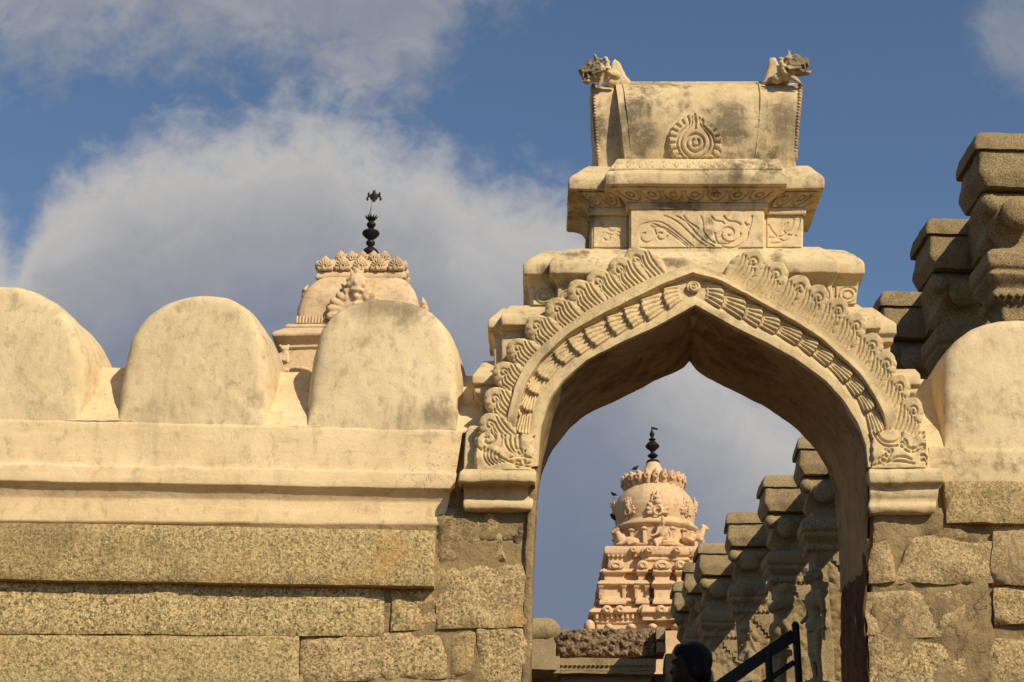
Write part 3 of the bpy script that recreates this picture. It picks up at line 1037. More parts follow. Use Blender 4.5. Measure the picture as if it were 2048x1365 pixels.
# piers
mb = MB()
jl = [(1073, 1000), (1068, 1060), (1064, 1150), (1063, 1250), (1060, 1365), (1056, 1600)]
zs = [Z(b, .05, 1060) for a, b in jl]; xs = [X(a, b, .05) for a, b in jl]
loft(mb, [(0.0, X(600, 1300, .05), xs[-1], .052, .6)] + [(zs[k], X(600, 1300, .05), xs[k], .050, .6) for k in (5, 4, 3, 2)] + [(Z(1075, .05, 900), X(600, 1300, .05), xs[1], .058, .6)], step=.04, amp=.008, f=7, rc=.03)
loft(mb, [(Z(1080, .05, 900), X(868, 1080, .05), xs[1], .058, .6), (Z(1040, .05, 900), X(876, 1040, .05), xs[1], .058, .6), (Z(1014, .05, 1000), X(890, 1010, .05), xs[0], .060, .6)], step=.03, amp=.010, f=7, rc=.03)
mb.build('pier_core', M['mortar'], gate, sharp=None)
stone([((884, 1036), (1010, 1032), (1012, 1122), (880, 1128))], M['granite2'], gate, .045, rough=.026, edge=.026, jit=.02)
stone([((874, 1142), (1057, 1130), (1057, 1246), (876, 1250))], M['granite2'], gate, .033, rough=.016, edge=.010, jit=.01)
stone([((788, 1186), (872, 1182), (874, 1250), (786, 1253))], M['granite2'], gate, .035, rough=.016, edge=.010, jit=.01)
stone([((604, 1281), (884, 1262), (886, 1352), (604, 1360)),
       ((961, 1262), (1056, 1252), (1052, 1420), (958, 1420)),
       ((604, 1372), (930, 1366), (930, 1470), (604, 1470))], M['granite2'], gate, .036, rough=.014, edge=.014, jit=.01)
stone([((898, 1270), (946, 1266), (944, 1344), (906, 1350))], M['granite2'], gate, .045, rough=.02, edge=.025, jit=.012)
stone([((1018, 1050), (1054, 1046), (1052, 1092), (1022, 1096))], M['rubble'], gate, .05, rough=.03, edge=.02, jit=.02)
mb = MB()
loft(mb, [(Z(1060, .1, 900), X(868, 1040, .1), X(945, 1040, .1), .095, .55), (Z(985, .1, 900), X(884, 1000, .1), X(945, 1000, .1), .10, .55), (Z(862, .1, 920), X(900, 900, .1), X(950, 900, .1), .11, .5)], step=.03, amp=.014, f=9)
mb.build('mortar_fill', M['mortar'], gate, sharp=None)
# right pier
mb = MB()
jr = [(1737, 1030), (1738, 1075), (1733, 1120), (1738, 1180), (1736, 1270), (1745, 1365), (1755, 1600)]
loft(mb, [(0.0, X(1757, 1600, .05), X(1990, 1300, .05), .043, .6)] + [(Z(b, .05, 1740), X(a, b, .05) + .012, X(1990, 1300, .05), .043, .6) for a, b in jr[::-1]] + [(Z(1018, .05, 1800), X(1742, 1018, .05), X(1885, 1018, .05), .062, .6)], step=.03, amp=.018, f=8, rc=.02)
mb.build('pier_core', M['mortar'], gate, sharp=None)
stone([((1743, 1080), (1782, 1084), (1786, 1150), (1742, 1158))], M['granite2'], gate, .035, rough=.024, edge=.02, jit=.02)
stone([((1823, 1080), (1980, 1090), (1978, 1156), (1800, 1166)),
       ((1738, 1186), (1924, 1184), (1922, 1272), (1738, 1266)),
       ((1741, 1276), (1924, 1282), (1938, 1372), (1748, 1372)),
       ((1748, 1380), (1960, 1384), (1960, 1490), (1752, 1490))], M['granite2'], gate, .032, rough=.020, edge=.011, jit=.014)
stone([((1866, 1038), (1938, 1042), (1938, 1074), (1872, 1078)), ((1945, 1186), (1984, 1180), (1982, 1214), (1942, 1216))], M['granite2'], gate, .042, rough=.02, edge=.016, jit=.014)
# dark earthy render left on the inner face of the right jamb, and the plaster jamb above it
mb = MB()
rows = []
for b, a, bb, ab in ((934, 1734, 996, 1671), (980, 1737, 1040, 1676), (1030, 1737, 1085, 1679), (1080, 1737, 1130, 1681), (1140, 1737, 1185, 1682)):
    p, p2 = P(a, b, .005), P(ab, bb, YB)
    f_ = np.linspace(0, 1, 20)[:, None]
    rows.append(p * (1 - f_) + p2 * f_ + np.array([-.003, 0, 0]))
A = np.array(densify(rows, .03)); A[..., 0] -= .008 * np.abs(fbm(A * 6, 3)) * np.linspace(0, 1, len(A))[:, None]
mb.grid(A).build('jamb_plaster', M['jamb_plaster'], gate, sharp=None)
mb = MB()
z0, z1 = 1.2, Z(1078, .1, 1738)
zz = np.linspace(z0, z1, 90)
yy_ = np.linspace(.012, YB + .02, 46)
YY, ZZ = np.meshgrid(yy_, zz)
xr = np.interp(ZZ, [z0, Z(1365, .05, 1745), Z(1270, .05, 1740), Z(1180, .05, 1738), z1], [X(1752, 1500, .05), X(1746, 1365, .05), X(1736, 1270, .05), X(1737, 1180, .05), X(1738, 1078, .05)])
pp = np.stack([xr * 0, YY * 7, ZZ * 1.6], -1)
ragged = z1 + .02 - .16 * np.abs(fbm(np.stack([YY * 5, YY * 0, ZZ * 2.5], -1), 4))
th_ = .012 + .022 * np.abs(fbm(pp * 2.2, 4)) + .010 * fbm(np.stack([xr * 0, YY * 30, ZZ * 5], -1), 3)
th_ = th_ * sstep(ragged - ZZ, -.02, .12) - .012 * (1 - sstep(ragged - ZZ, -.01, .02))
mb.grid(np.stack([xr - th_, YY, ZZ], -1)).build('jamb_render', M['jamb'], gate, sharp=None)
# plaster strip left on the left jamb
mb = MB()
loft(mb, [(Z(b, .03, 1066), X(a - 16, b, .03), X(a + 1, b, .03), .014 + .012 * (b > 1010), YB - .01) for a, b in [(1056, 1600), (1060, 1365), (1063, 1250), (1064, 1150), (1067, 1090), (1070, 1040), (1073, 1000), (1074, 960), (1075, 930)]], r=.002, step=.022, amp=.006, f=9, rc=.012)
mb.build('jamb_plaster', M['mortar'], gate, sharp=None)


# ------------------------------------------------------------------ stepped tiers and crown of the gateway
def tier(parent, name, mat, rows, Yb, amp=.0035, r=.005, step=.024):
    """rows: (py, px0, px1, Yfront) bottom to top"""
    mb = MB()
    loft(mb, [ring_px(py, a, b, Y, Yb) for py, a, b, Y in rows], r=r, step=step, amp=amp, f=5)
    return mb.build(name, mat, parent, sharp=42)


# lowest little steps beside the haunches
tier(gate, 'corner_step', M['arch'], [(900, 966, 1060, .10), (842, 962, 1060, .09), (806, 961, 1050, .09), (800, 958, 1050, .075), (785, 950, 1045, .045), (772, 947, 1040, .06), (768, 944, 1040, .030), (751, 944, 1040, .030), (738, 955, 1040, .10), (722, 968, 1040, .20)], .45)
tier(gate, 'corner_step', M['arch'], [(930, 1745, 1845, .10), (845, 1745, 1826, .09), (806, 1750, 1826, .09), (800, 1752, 1828, .075), (785, 1760, 1834, .045), (773, 1760, 1837, .06), (770, 1755, 1841, .030), (750, 1755, 1841, .030), (744, 1760, 1838, .06), (738, 1770, 1832, .2)], .45)
# second step
tier(gate, 'haunch_cornice', M['crown'], [(760, 990, 1070, .13), (668, 987, 1120, .13), (662, 983, 1130, .115), (656, 976, 1130, .085), (640, 977, 1130, .085), (634, 982, 1130, .11), (617, 1003, 1130, .20)], .46)
tier(gate, 'haunch_cornice', M['crown'], [(735, 1004, 1060, .09), (664, 1002, 1110, .09), (658, 998, 1110, .06), (652, 1000, 1110, .055), (650, 1002, 1120, .03), (630, 1001, 1120, .03), (624, 1006, 1120, .06), (612, 1020, 1120, .16)], .44)
tier(gate, 'haunch_cornice', M['crown'], [(770, 1715, 1780, .12), (690, 1690, 1781, .12), (686, 1680, 1786, .09), (672, 1680, 1787, .09), (669, 1680, 1793, .07), (650, 1670, 1793, .07), (645, 1670, 1788, .09), (615, 1660, 1745, .2)], .46)
tier(gate, 'haunch_cornice', M['crown'], [(735, 1715, 1752, .085), (686, 1690, 1754, .085), (662, 1680, 1756, .06), (658, 1670, 1762, .03), (639, 1660, 1762, .03), (633, 1660, 1756, .05), (609, 1650, 1716, .16)], .44)
# tier over the point of the arch
tier(gate, 'tier_cornice', M['crown'], [(640, 1066, 1702, .14), (616, 1062, 1710, .14), (575, 1062, 1716, .13), (556, 1056, 1720, .10), (548, 1047, 1731, .07), (528, 1047, 1731, .07), (522, 1052, 1726, .085), (508, 1075, 1706, .15), (501, 1090, 1690, .22)], .50)
tier(gate, 'tier_cornice', M['crown'], [(634, 1112, 1668, .085), (612, 1112, 1668, .085), (572, 1114, 1664, .085), (556, 1108, 1672, .045), (546, 1098, 1678, .015), (525, 1099, 1678, .015), (519, 1103, 1675, .03), (500, 1128, 1650, .10), (496, 1140, 1640, .2)], .48, step=.022)
# square neck
tier(gate, 'neck', M['crown'], [(506, 1183, 1607, .15), (430, 1183, 1607, .15)], .50)
tier(gate, 'neck', M['crown'], [(506, 1259, 1529, .085), (412, 1259, 1529, .085)], .48)
# big cornice
tier(gate, 'crown_cornice', M['crown'], [(432, 1184, 1606, .15), (430, 1176, 1613, .125), (418, 1176, 1613, .125), (416, 1180, 1610, .135), (395, 1168, 1622, .105), (382, 1150, 1638, .06), (378, 1137, 1649, .035), (358, 1137, 1649, .035), (352, 1143, 1644, .05), (336, 1168, 1624, .12), (332, 1174, 1618, .2)], .54)
tier(gate, 'crown_cornice', M['crown'], [(420, 1257, 1531, .088), (418, 1252, 1536, .070), (407, 1252, 1538, .070), (405, 1256, 1534, .078), (388, 1242, 1552, .045), (374, 1220, 1568, .0), (369, 1211, 1574, -.028), (348, 1211, 1574, -.028), (342, 1216, 1571, -.014), (326, 1228, 1562, .05), (319, 1236, 1554, .12)], .52, step=.022)


def pan(px, Y, st, fit=None, name='scroll_panel', mat='crown', **kw):
    """px: bl, br, tr, tl with own Y each"""
    mb = MB()
    ys = Y if isinstance(Y, tuple) else (Y,) * 4
    c_ = [P(p[0], p[1], y) for p, y in zip(px, ys)]
    panel(mb, *c_, st, **kw)
    mb.build(name, M[mat], gate, sharp=None)
    return c_


# neck scrolls (about .59 x .17 m)
S1 = [spiral(.070, .062, .012, .058, 100, .9), spiral(.145, .065, .010, .030, 60, .8), bez((.012, .06), (.06, .20), (.16, .10), (.27, .004)), bez((.06, .118), (.15, .175), (.20, .09), (.30, .004)),
      bez((.10, .10), (.17, .13), (.215, .06), (.285, .004)), bez((.16, .165), (.25, .145), (.275, .06), (.36, .006)), bez((.22, .165), (.30, .13), (.30, .05), (.40, .006)),
      bez((.255, .165), (.275, .12), (.315, .12), (.325, .095)), bez((.335, .165), (.36, .13), (.33, .06), (.38, .03)), spiral(.475, .075, .012, .055, 250, 1.3), spiral(.475, .075, .070, .095, 180, .6),
      bez((.37, .04), (.45, -.01), (.54, .02), (.57, .12)), bez((.39, .165), (.41, .12), (.44, .15), (.45, .125)), bez((.45, .165), (.47, .12), (.51, .15), (.53, .12)), bez((.40, .02), (.50, .0), (.575, .04), (.585, .165)),
      bez((.345, .10), (.355, .06), (.40, .02))]
pan([(1262, 495), (1527, 495), (1527, 419), (1262, 419)], .082, S1, wd=.0032, depth=.016, step=.0030)
S2 = [spiral(.09, .11, .012, .035, 30, 1.0), spiral(.06, .05, .010, .030, 200, 1.0), bez((.02, .16), (.04, .08), (.12, .09), (.14, .03)), bez((.02, .02), (.06, .10), (.10, .05), (.14, .06)), spiral(.12, .07, .006, .02, 0, .9)]
pan([(1187, 495), (1254, 495), (1254, 430), (1187, 430)], .147, S2, wd=.0032, depth=.015, step=.0034)
S3 = [bez((.02, .02), (.10, .02), (.15, .06), (.16, .15)), bez((.01, .05), (.08, .04), (.12, .08), (.13, .15)), bez((.06, .04), (.04, .09), (.09, .09), (.10, .13)), bez((.09, .12), (.06, .09), (.09, .06), (.14, .06)), bez((.005, .12), (.03, .06), (.08, .03))]
pan([(1534, 495), (1603, 495), (1603, 430), (1534, 430)], .147, S3, wd=.0032, depth=.015, step=.0034)
# corbel under the big cornice: lotus-petal incisions on the sloping face
def lotus(W, H, n, x0=0.0):
    st = []
    for k in range(n):
        c = x0 + (k + .5) * W / n
        w_ = W / n * .42
        st.append(bez((c - w_, H * .92), (c - w_ * 1.15, H * .25), (c, H * .08)))
        st.append(bez((c + w_, H * .92), (c + w_ * 1.15, H * .25), (c, H * .08)))
        st.append(bez((c - w_ * .45, H * .62), (c, H * .98), (c + w_ * .45, H * .62)))
        st.append(bez((c - w_ * .45, H * .62), (c, H * .18), (c + w_ * .45, H * .62)))
    return st
pan([(1256, 404), (1535, 404), (1566, 374), (1223, 374)], (.074, .074, .002, .002), lotus(.66, .10, 7), name='lotus_panel', wd=.0042, depth=.012, step=.004, proud=.006)
pan([(1183, 414), (1246, 414), (1232, 384), (1156, 384)], (.130, .130, .064, .064), lotus(.15, .09, 2), name='lotus_panel', wd=.0042, depth=.012, step=.004, proud=.006)
pan([(1542, 414), (1606, 414), (1634, 384), (1560, 384)], (.130, .130, .064, .064), lotus(.15, .09, 2), name='lotus_panel', wd=.0042, depth=.012, step=.004, proud=.006)
# upper slope of the big cornice
pan([(1220, 341), (1566, 341), (1556, 322), (1234, 322)], (-.010, -.010, .088, .088), lotus(.78, .11, 13), name='lotus_panel', wd=.0042, depth=.010, step=.0044, proud=.010)
# neck band of the tier over the arch: ovals and ribs on both flanks
def ovals(W, H, n):
    st = []
    for k in range(n):
        c = (k + .5) * W / n
        for s in (.42, .22):
            t = np.linspace(0, 2 * math.pi, 24)
            st.append(np.stack([c + W / n * s * np.cos(t), H * .5 + H * s * 1.05 * np.sin(t)], -1))
    return st
pan([(1116, 610), (1190, 610), (1190, 574), (1116, 574)], .082, ovals(.17, .09, 2), name='oval_panel', wd=.0032, depth=.015, step=.0034)
pan([(1590, 608), (1666, 608), (1662, 574), (1590, 574)], .082, ovals(.17, .09, 3), name='oval_panel', wd=.0032, depth=.015, step=.0034)
pan([(1066, 610), (1108, 610), (1108, 572), (1068, 570)], .127, ovals(.10, .09, 1), name='oval_panel', wd=.0032, depth=.015, step=.0034)
pan([(1674, 608), (1712, 608), (1714, 574), (1672, 574)], .127, ovals(.10, .09, 1), name='oval_panel', wd=.0032, depth=.015, step=.0034)

# barrel (wagon-vault) roof
def barrel(name, sect, x_of, mat, amp=.006):
    """sect: (Y, py) from the front foot over the top; x_of(py) gives px of both ends"""
    rows = []
    for Y, py in sect:
        a, b = x_of(py)
        z = Z(py, Y, 1390)
        n = max(8, int((X(b, py, .1) - X(a, py, .1)) / .02))
        rows.append(np.stack([np.linspace(X(a, py, .1), X(b, py, .1), 40), np.full(40, Y), np.full(40, z)], -1))
    back = rows[-1].copy(); back[:, 1] = .50
    foot_ = back.copy(); foot_[:, 2] = rows[0][:, 2]; foot_[:, 1] = .42
    A = np.array(densify(chamfer(rows, .02) + [back, foot_], .025))
    A = wobble(A, amp, 4)
    mb = MB().grid(A)
    for e in (0, -1): mb.mesh(A[:, e], [tuple(range(len(A)))])
    return mb.build(name, M[mat], gate, sharp=50)


sec = [(.105, 326), (.095, 318), (.075, 295), (.058, 265), (.052, 240), (.058, 215), (.075, 195), (.105, 181), (.15, 172), (.22, 167), (.32, 166)]
barrel('barrel_roof', sec, lambda py: (1233 + (py - 170) * .105, 1537 - (py - 170) * .05), 'crown')
sec2 = [(.165, 334), (.155, 320), (.14, 295), (.128, 265), (.124, 240), (.128, 215), (.14, 195), (.165, 183), (.21, 175), (.28, 171), (.36, 171)]
barrel('roof_end', sec2, lambda py: (1186 + (py - 170) * .07, 1262), 'crown')
sec3 = [(.125, 345), (.122, 328), (.116, 318), (.098, 295), (.083, 265), (.078, 240), (.083, 215), (.098, 195), (.125, 182), (.17, 173), (.24, 168), (.34, 167)]
barrel('roof_end', sec3, lambda py: (1510, 1603 - (py - 170) * .08), 'crown')
# raised rib at the ends of the middle barrel
for xa in (1248, 1522):
    mb = MB()
    tube(mb, [np.array([X(xa, py, .1) - (.002 * (py - 170) / 10 if xa > 1400 else -.002 * (py - 170) / 8), Y - .001, Z(py, Y, 1390)]) for Y, py in sec], .0045, 6)
    mb.build('roof_rib', M['crown'], gate)
# beaded edges of both gable ends
for xa, k_, secx in ((1186, .07, sec2), (1601, -.08, sec3[1:])):
    mb = MB()
    q = resample([(Y, py) for Y, py in secx[1:9]], 24)
    for j, (Y, py) in enumerate(q):
        c_ = P(xa + (py - 170) * k_ + (0 if k_ > 0 else 0), py, Y + .02)
        ell(mb, c_, (.014, .03, .011 + .003 * (j % 3)), sub=2)
    mb.build('beaded_edge', M['crown'], gate, sharp=None)
# horns rising behind the beast heads
def outline_px(pts, Y): return [P(a, b, Y)[[0, 2]] for a, b in pts]
mb = MB(); prism(mb, outline_px([(1212, 172), (1217, 150), (1221, 128), (1229, 120), (1238, 124), (1246, 140), (1254, 154), (1268, 168), (1268, 178), (1212, 178)], .22), .20, .36, bev=.018, amp=.006)
mb.build('roof_horn', M['crown'], gate, sharp=None)
mb = MB(); prism(mb, outline_px([(1521, 174), (1529, 160), (1535, 140), (1538, 120), (1545, 117), (1552, 122), (1558, 136), (1572, 150), (1580, 174)], .2), .17, .34, bev=.018, amp=.006)
mb.build('roof_horn', M['crown'], gate, sharp=None)
# ridge strip
mb = MB(); tube(mb, [P(a, 168, .25) for a in (1250, 1320, 1390, 1460, 1530)], .012, 8); mb.build('ridge', M['crown'], gate)

# flame medallion on the barrel
c0 = P(1391, 280, .04)
nr_, nth = 60, 200
rr2, th2 = np.meshgrid(np.linspace(0, 1, nr_), np.linspace(0, 2 * math.pi, nth, endpoint=False), indexing='ij')
def med_r(t):
    up = np.clip(np.sin(t), -1, 1)
    base = .126 + .012 * np.abs(np.cos(t))
    base = base + .030 * np.exp(-((t - math.pi / 2) / .28) ** 2)
    low = np.where(up < -.55, .132 * .66 / np.maximum(.001, -up) * .98, 9)
    return np.minimum(base, low) * (1 + .028 * np.abs(np.sin(t * 15)))
RRm = med_r(th2)
x2 = rr2 * RRm * np.cos(th2); z2 = rr2 * RRm * np.sin(th2)
st = [spiral(0, -.012, .018, .0185, 120, .8), spiral(0, -.012, .043, .0435, 0, 1.0, 40),
      bez((-.012, .12), (-.005, .06), (-.075, .05), (-.072, -.02)), bez((-.072, -.02), (-.065, -.07), (-.02, -.075), (-.012, -.095)),
      bez((.024, .115), (.012, .06), (.078, .045), (.072, -.02)), bez((.072, -.02), (.065, -.07), (.02, -.075), (.012, -.095)),
      bez((-.028, .105), (-.02, .05), (-.095, .06), (-.092, -.02)), bez((.040, .10), (.03, .05), (.095, .05), (.092, -.02)), bez((.0, .125), (.012, .09), (-.006, .08), (.002, .06)),
      bez((-.092, -.02), (-.085, -.07), (-.04, -.09), (-.035, -.1)), bez((.092, -.02), (.085, -.07), (.04, -.09), (.035, -.1))]
for k in range(17):
    a = R(-38 + k * 256 / 16)
    st.append(np.array([[.100 * math.cos(a), .100 * math.sin(a)], [.140 * math.cos(a), .140 * math.sin(a)]]))
h = .034 * np.clip((1 - rr2) / .10, 0, 1) ** .5 + grooves(x2, z2, st, .0048, .014)
# sits on the curved barrel
zw = c0[2] + z2
zs_ = [Z(py, Y, 1390) for Y, py in sec]; ys_ = [Y for Y, py in sec]
yb = np.interp(zw, zs_, ys_)
MB().grid(np.stack([c0[0] + x2, yb - h + .006, zw], -1), wrap=True).build('flame_medallion', M['crown'], gate, sharp=None)


# beast heads on the roof ends
def beast(cx, cy, s, Y, tilt):
    """s = -1 looks left, +1 looks right; cx, cy photo centre of the skull"""
    mb = MB()
    c = P(cx, cy, Y)
    q = .00240        # metres per photo pixel here
    ca, sa = math.cos(R(tilt)), math.sin(R(tilt))
    def T(x, y, z):
        return c + np.array([s * (x * ca - z * sa), y, x * sa + z * ca]) * q
    def e(x, z, y, r): ell(mb, T(x, y, z), np.array(r) * q, None, 2)
    def k(a, b, r0, r1): cap(mb, T(*a), T(*b), r0 * q, r1 * q)
    e(-4, 0, 0, (22, 20, 21)); e(-20, -4, 6, (17, 18, 22))                       # skull, mane
    e(14, 4, 0, (17, 15, 12)); e(25, 2, 0, (9, 12, 10)); e(30, 7, 0, (5, 7, 5))   # upper jaw, snout
    e(8, -17, 0, (18, 12, 6)); e(22, -22, 0, (8, 9, 4)); k((26, 0, -22), (33, 0, -17), 3.4, 1.8)   # lower jaw, tongue curl
    for yy in (-1, 1):
        e(9, 10, yy * 13, (5.5, 5, 5.5)); 
        k((-2, yy * 13, 17), (9, yy * 14, 19), 3.2, 3); k((9, yy * 14, 19), (18, yy * 11, 13), 3, 2.4)      # brow
        k((-8, yy * 14, 16), (-5, yy * 17, 29), 6, 3.2)                                  # ear
        k((18, yy * 10, -5), (19, yy * 11, -19), 3.6, 1.4); k((8, yy * 12, -6), (6, yy * 13, -17), 3.8, 1.6); k((27, yy * 8, -4), (29, yy * 8, -14), 3, 1.2)
        k((-22, yy * 19, -6), (16, yy * 15, -6), 2.6, 2.2); k((-18, yy * 20, -12), (10, yy * 14, -13), 2.8, 2.2)
        for t in np.linspace(0, 5.2, 12): e(24 + 5.5 * math.cos(t), 3 + 5.5 * math.sin(t), yy * 11, (2.1, 2.4, 2.1))   # nostril curl
        for t in np.linspace(.3, 5, 12): e(-4 + 8 * math.cos(t), 2 + 8 * math.sin(t), yy * 19, (2.3, 2.6, 2.3))     # cheek curl
        for j in range(5):
            e(-26 - 2 * (j % 2), 16 - 8 * j, yy * (15 - j), (6, 6, 5)); e(-14, 20 - 1 * j, yy * (4 + 3 * j), (5, 4, 4))
    for j in range(5): e(0 + 6 * j, 21 - 3.0 * j, 0, (3.4, 7, 3.2))
    k((-12, 2, -20), (2, 4, -38), 9, 3); k((-20, 2, -6), (-42, 6, -16), 10, 11)
    carved(mb, 'beast_head', M['crown'], gate, .0042, 0)


beast(1190, 143, -1, .10, -12)
beast(1588, 134, 1, .08, 14)


# ------------------------------------------------------------------ row of unfinished hall pillars beyond the wall
YN2 = 15.0 - DIST
ZTOP = Z(428, YN2, 1852)
PIL = [(1949, 255), (1852, 428), (1760, 575), (1722, 700), (1688, 790), (1594, 868), (1526, 946), (1452, 1021), (1396, 1082), (1366, 1121), (1346, 1160)]
pil_lab = ['nearest carved granite pillar at the right edge, its slab highest against the sky',
           'carved granite pillar with stepped slab, second from the right edge, behind the round merlon',
           'carved granite pillar with rounded slab just right of the crown steps of the gateway',
           'carved granite pillar almost hidden behind the right haunch of the arch',
           'carved granite pillar mostly hidden behind the right leg of the arch',
           'carved granite pillar beside the right jamb, with a full standing figure',
           'carved granite pillar behind the top of the black railing, figure with bent elbow',
           'carved granite pillar with square slab and figure in tall headdress, left of the railing',
           'carved granite pillar with smaller slab, just right of the dark-haired head',
           'carved granite pillar in shade above the dark-haired head, slab against the pink tower',
           'farthest carved granite pillar, in front of the lower tiers of the pink tower']
group_p = 'row of carved granite pillars behind the wall'


def slab_piece(mb, rings, seed, amp=.018, step=.05):
    loft(mb, rings, r=.018, step=step, rc=.03, amp=amp * .8, f=2.2)


def pillar_parts(root, o, rot=0.0):
    """o: world position of the slab's top front-left corner"""
    x, y, z = o
    zb = COURT
    mb = MB(); slab_piece(mb, [(z - .205, x - .01, x + 1.05, y, y + .62), (z - .15, x - .01, x + 1.05, y, y + .62), (z - .02, x + .03, x + 1.02, y + .03, y + .58), (z, x + .10, x + .95, y + .10, y + .5)], 1)
    mb.build('slab', M['oldstone'], root, sharp=50)
    mb = MB(); slab_piece(mb, [(z - .56, x + .05, x + 1.0, y + .03, y + .6), (z - .44, x - .005, x + 1.0, y + .0, y + .62), (z - .30, x + .02, x + 1.0, y + .02, y + .6), (z - .212, x + .03, x + 1.0, y + .03, y + .58)], 2)
    mb.build('slab', M['oldstone'], root, sharp=50)
    # beam running back along the row
    mb = MB(); slab_piece(mb, [(z - .55, x + .46, x + 1.00, y + .5, y + 1.86), (z - .10, x + .44, x + 1.02, y + .5, y + 1.86), (z - .03, x + .48, x + .98, y + .5, y + 1.86)], 3)
    mb.build('beam', M['oldstone'], root, sharp=50)
    # S-curved bracket (profile along x, swept in y)
    cx = x + .30
    prof_l = [(-.24, 0), (-.27, -.08), (-.19, -.15), (-.17, -.24), (-.23, -.32), (-.22, -.42), (-.12, -.47), (-.16, -.56)]
    prof_r = [(.34, 0), (.36, -.06), (.28, -.14), (.17, -.22), (.20, -.34), (.30, -.44), (.30, -.50), (.26, -.56)]
    mb = MB()
    rows = []
    for (a, b), (c_, d) in zip(prof_l, prof_r):
        rows.append(np.array([a, b, c_]))
    rows = densify(chamfer(rows, .05), .03)
    A = []
    for a, b, c_ in rows:
        A.append(rrect(z - .57 + b, cx + a, cx + c_, y + .14 + .07 * math.sin(b * 11), y + .55, 8, 8, .03))
    mb.grid(wobble(np.array(A), .012, 2.6), wrap=True, cap0=True, cap1=True)
    ell(mb, (cx - .20, y + .12, z - .70), (.10, .10, .10)); ell(mb, (cx + .02, y + .06, z - .80), (.16, .08, .15))
    mb.build('bracket', M['oldstone'], root, sharp=60)
    # stepped capital
    zc = z - 1.14
    mb = MB()
    slab_piece(mb, [(zc - .62, cx - .20, cx + .20, y + .12, y + .44), (zc - .50, cx - .20, cx + .20, y + .12, y + .44), (zc - .46, cx - .27, cx + .25, y + .06, y + .5), (zc - .38, cx - .27, cx + .25, y + .06, y + .5), (zc - .36, cx - .22, cx + .22, y + .10, y + .47),
                    (zc - .27, cx - .30, cx + .28, y + .0, y + .54), (zc - .24, cx - .30, cx + .28, y + .0, y + .54), (zc - .225, cx - .28, cx + .26, y + .02, y + .54), (zc - .20, cx - .28, cx + .26, y + .02, y + .54), (zc - .185, cx - .31, cx + .29, y - .01, y + .55), (zc - .05, cx - .31, cx + .29, y - .01, y + .55), (zc, cx - .24, cx + .25, y + .05, y + .5)], 4, amp=.012, step=.035)
    mb.build('capital', M['oldstone'], root, sharp=45)
    mb = MB()
    for k in range(9):
        ell(mb, (cx - .26 + .067 * k, y + .06, zc - .43), (.03, .03, .028), sub=1)
    mb.build('bead_band', M['oldstone'], root, sharp=None)
    # shaft with carved relief on its face
    zs = zc - .62
    mb = MB()
    slab_piece(mb, [(zb - .05, cx - .42, cx + .44, y + .0, y + .8), (zb + .30, cx - .42, cx + .44, y + .0, y + .8), (zb + .42, cx - .21, cx + .20, y + .10, y + .42), (zs, cx - .19, cx + .18, y + .12, y + .40)], 5, amp=.015, step=.07)
    mb.build('shaft', M['oldstone'], root, sharp=45)


def relief_panel_part(root, o, seed):
    x, y, z = o; cx = x + .30; zc = z - 1.14
    nx, nz = 40, 120
    u, v = np.meshgrid(np.linspace(0, 1, nx), np.linspace(0, 1, nz))
    px_ = cx - .21 + .92 * u; pz_ = zc - .30 - 2.1 * v
    h = .05 * np.abs(fbm(np.stack([px_ * 9, pz_ * 7, px_ * 0 + seed], -1), 4, seed)) + .02
    h *= sstep(np.minimum(u, 1 - u), 0, .08)
    step_edge = .5 + .10 * np.floor((1 - v) * 5) / 5
    h = np.where((u > step_edge + .25) & (v < .16), .0, h)
    B = np.pad(np.stack([px_, y + .115 - h, pz_], -1), ((1, 1), (1, 1), (0, 0)), mode='edge')
    for sl_ in ((0, slice(None)), (-1, slice(None)), (slice(None), 0), (slice(None), -1)): B[sl_][..., 1] = y + .27
    MB().grid(B).build('relief_panel', M['oldstone'], root, sharp=None)
    # zigzag stones beside the panel
    mb = MB()
    for k in range(5):
        a = cx + .06 + .045 * k; b = zc - .50 - .055 * k
        loft(mb, [(b - .09, a, cx + .34, y + .05, y + .3), (b, a, cx + .34, y + .05, y + .3)], r=.012, step=.06, amp=.006)
    mb.build('stepped_frame', M['oldstone'], root, sharp=45)


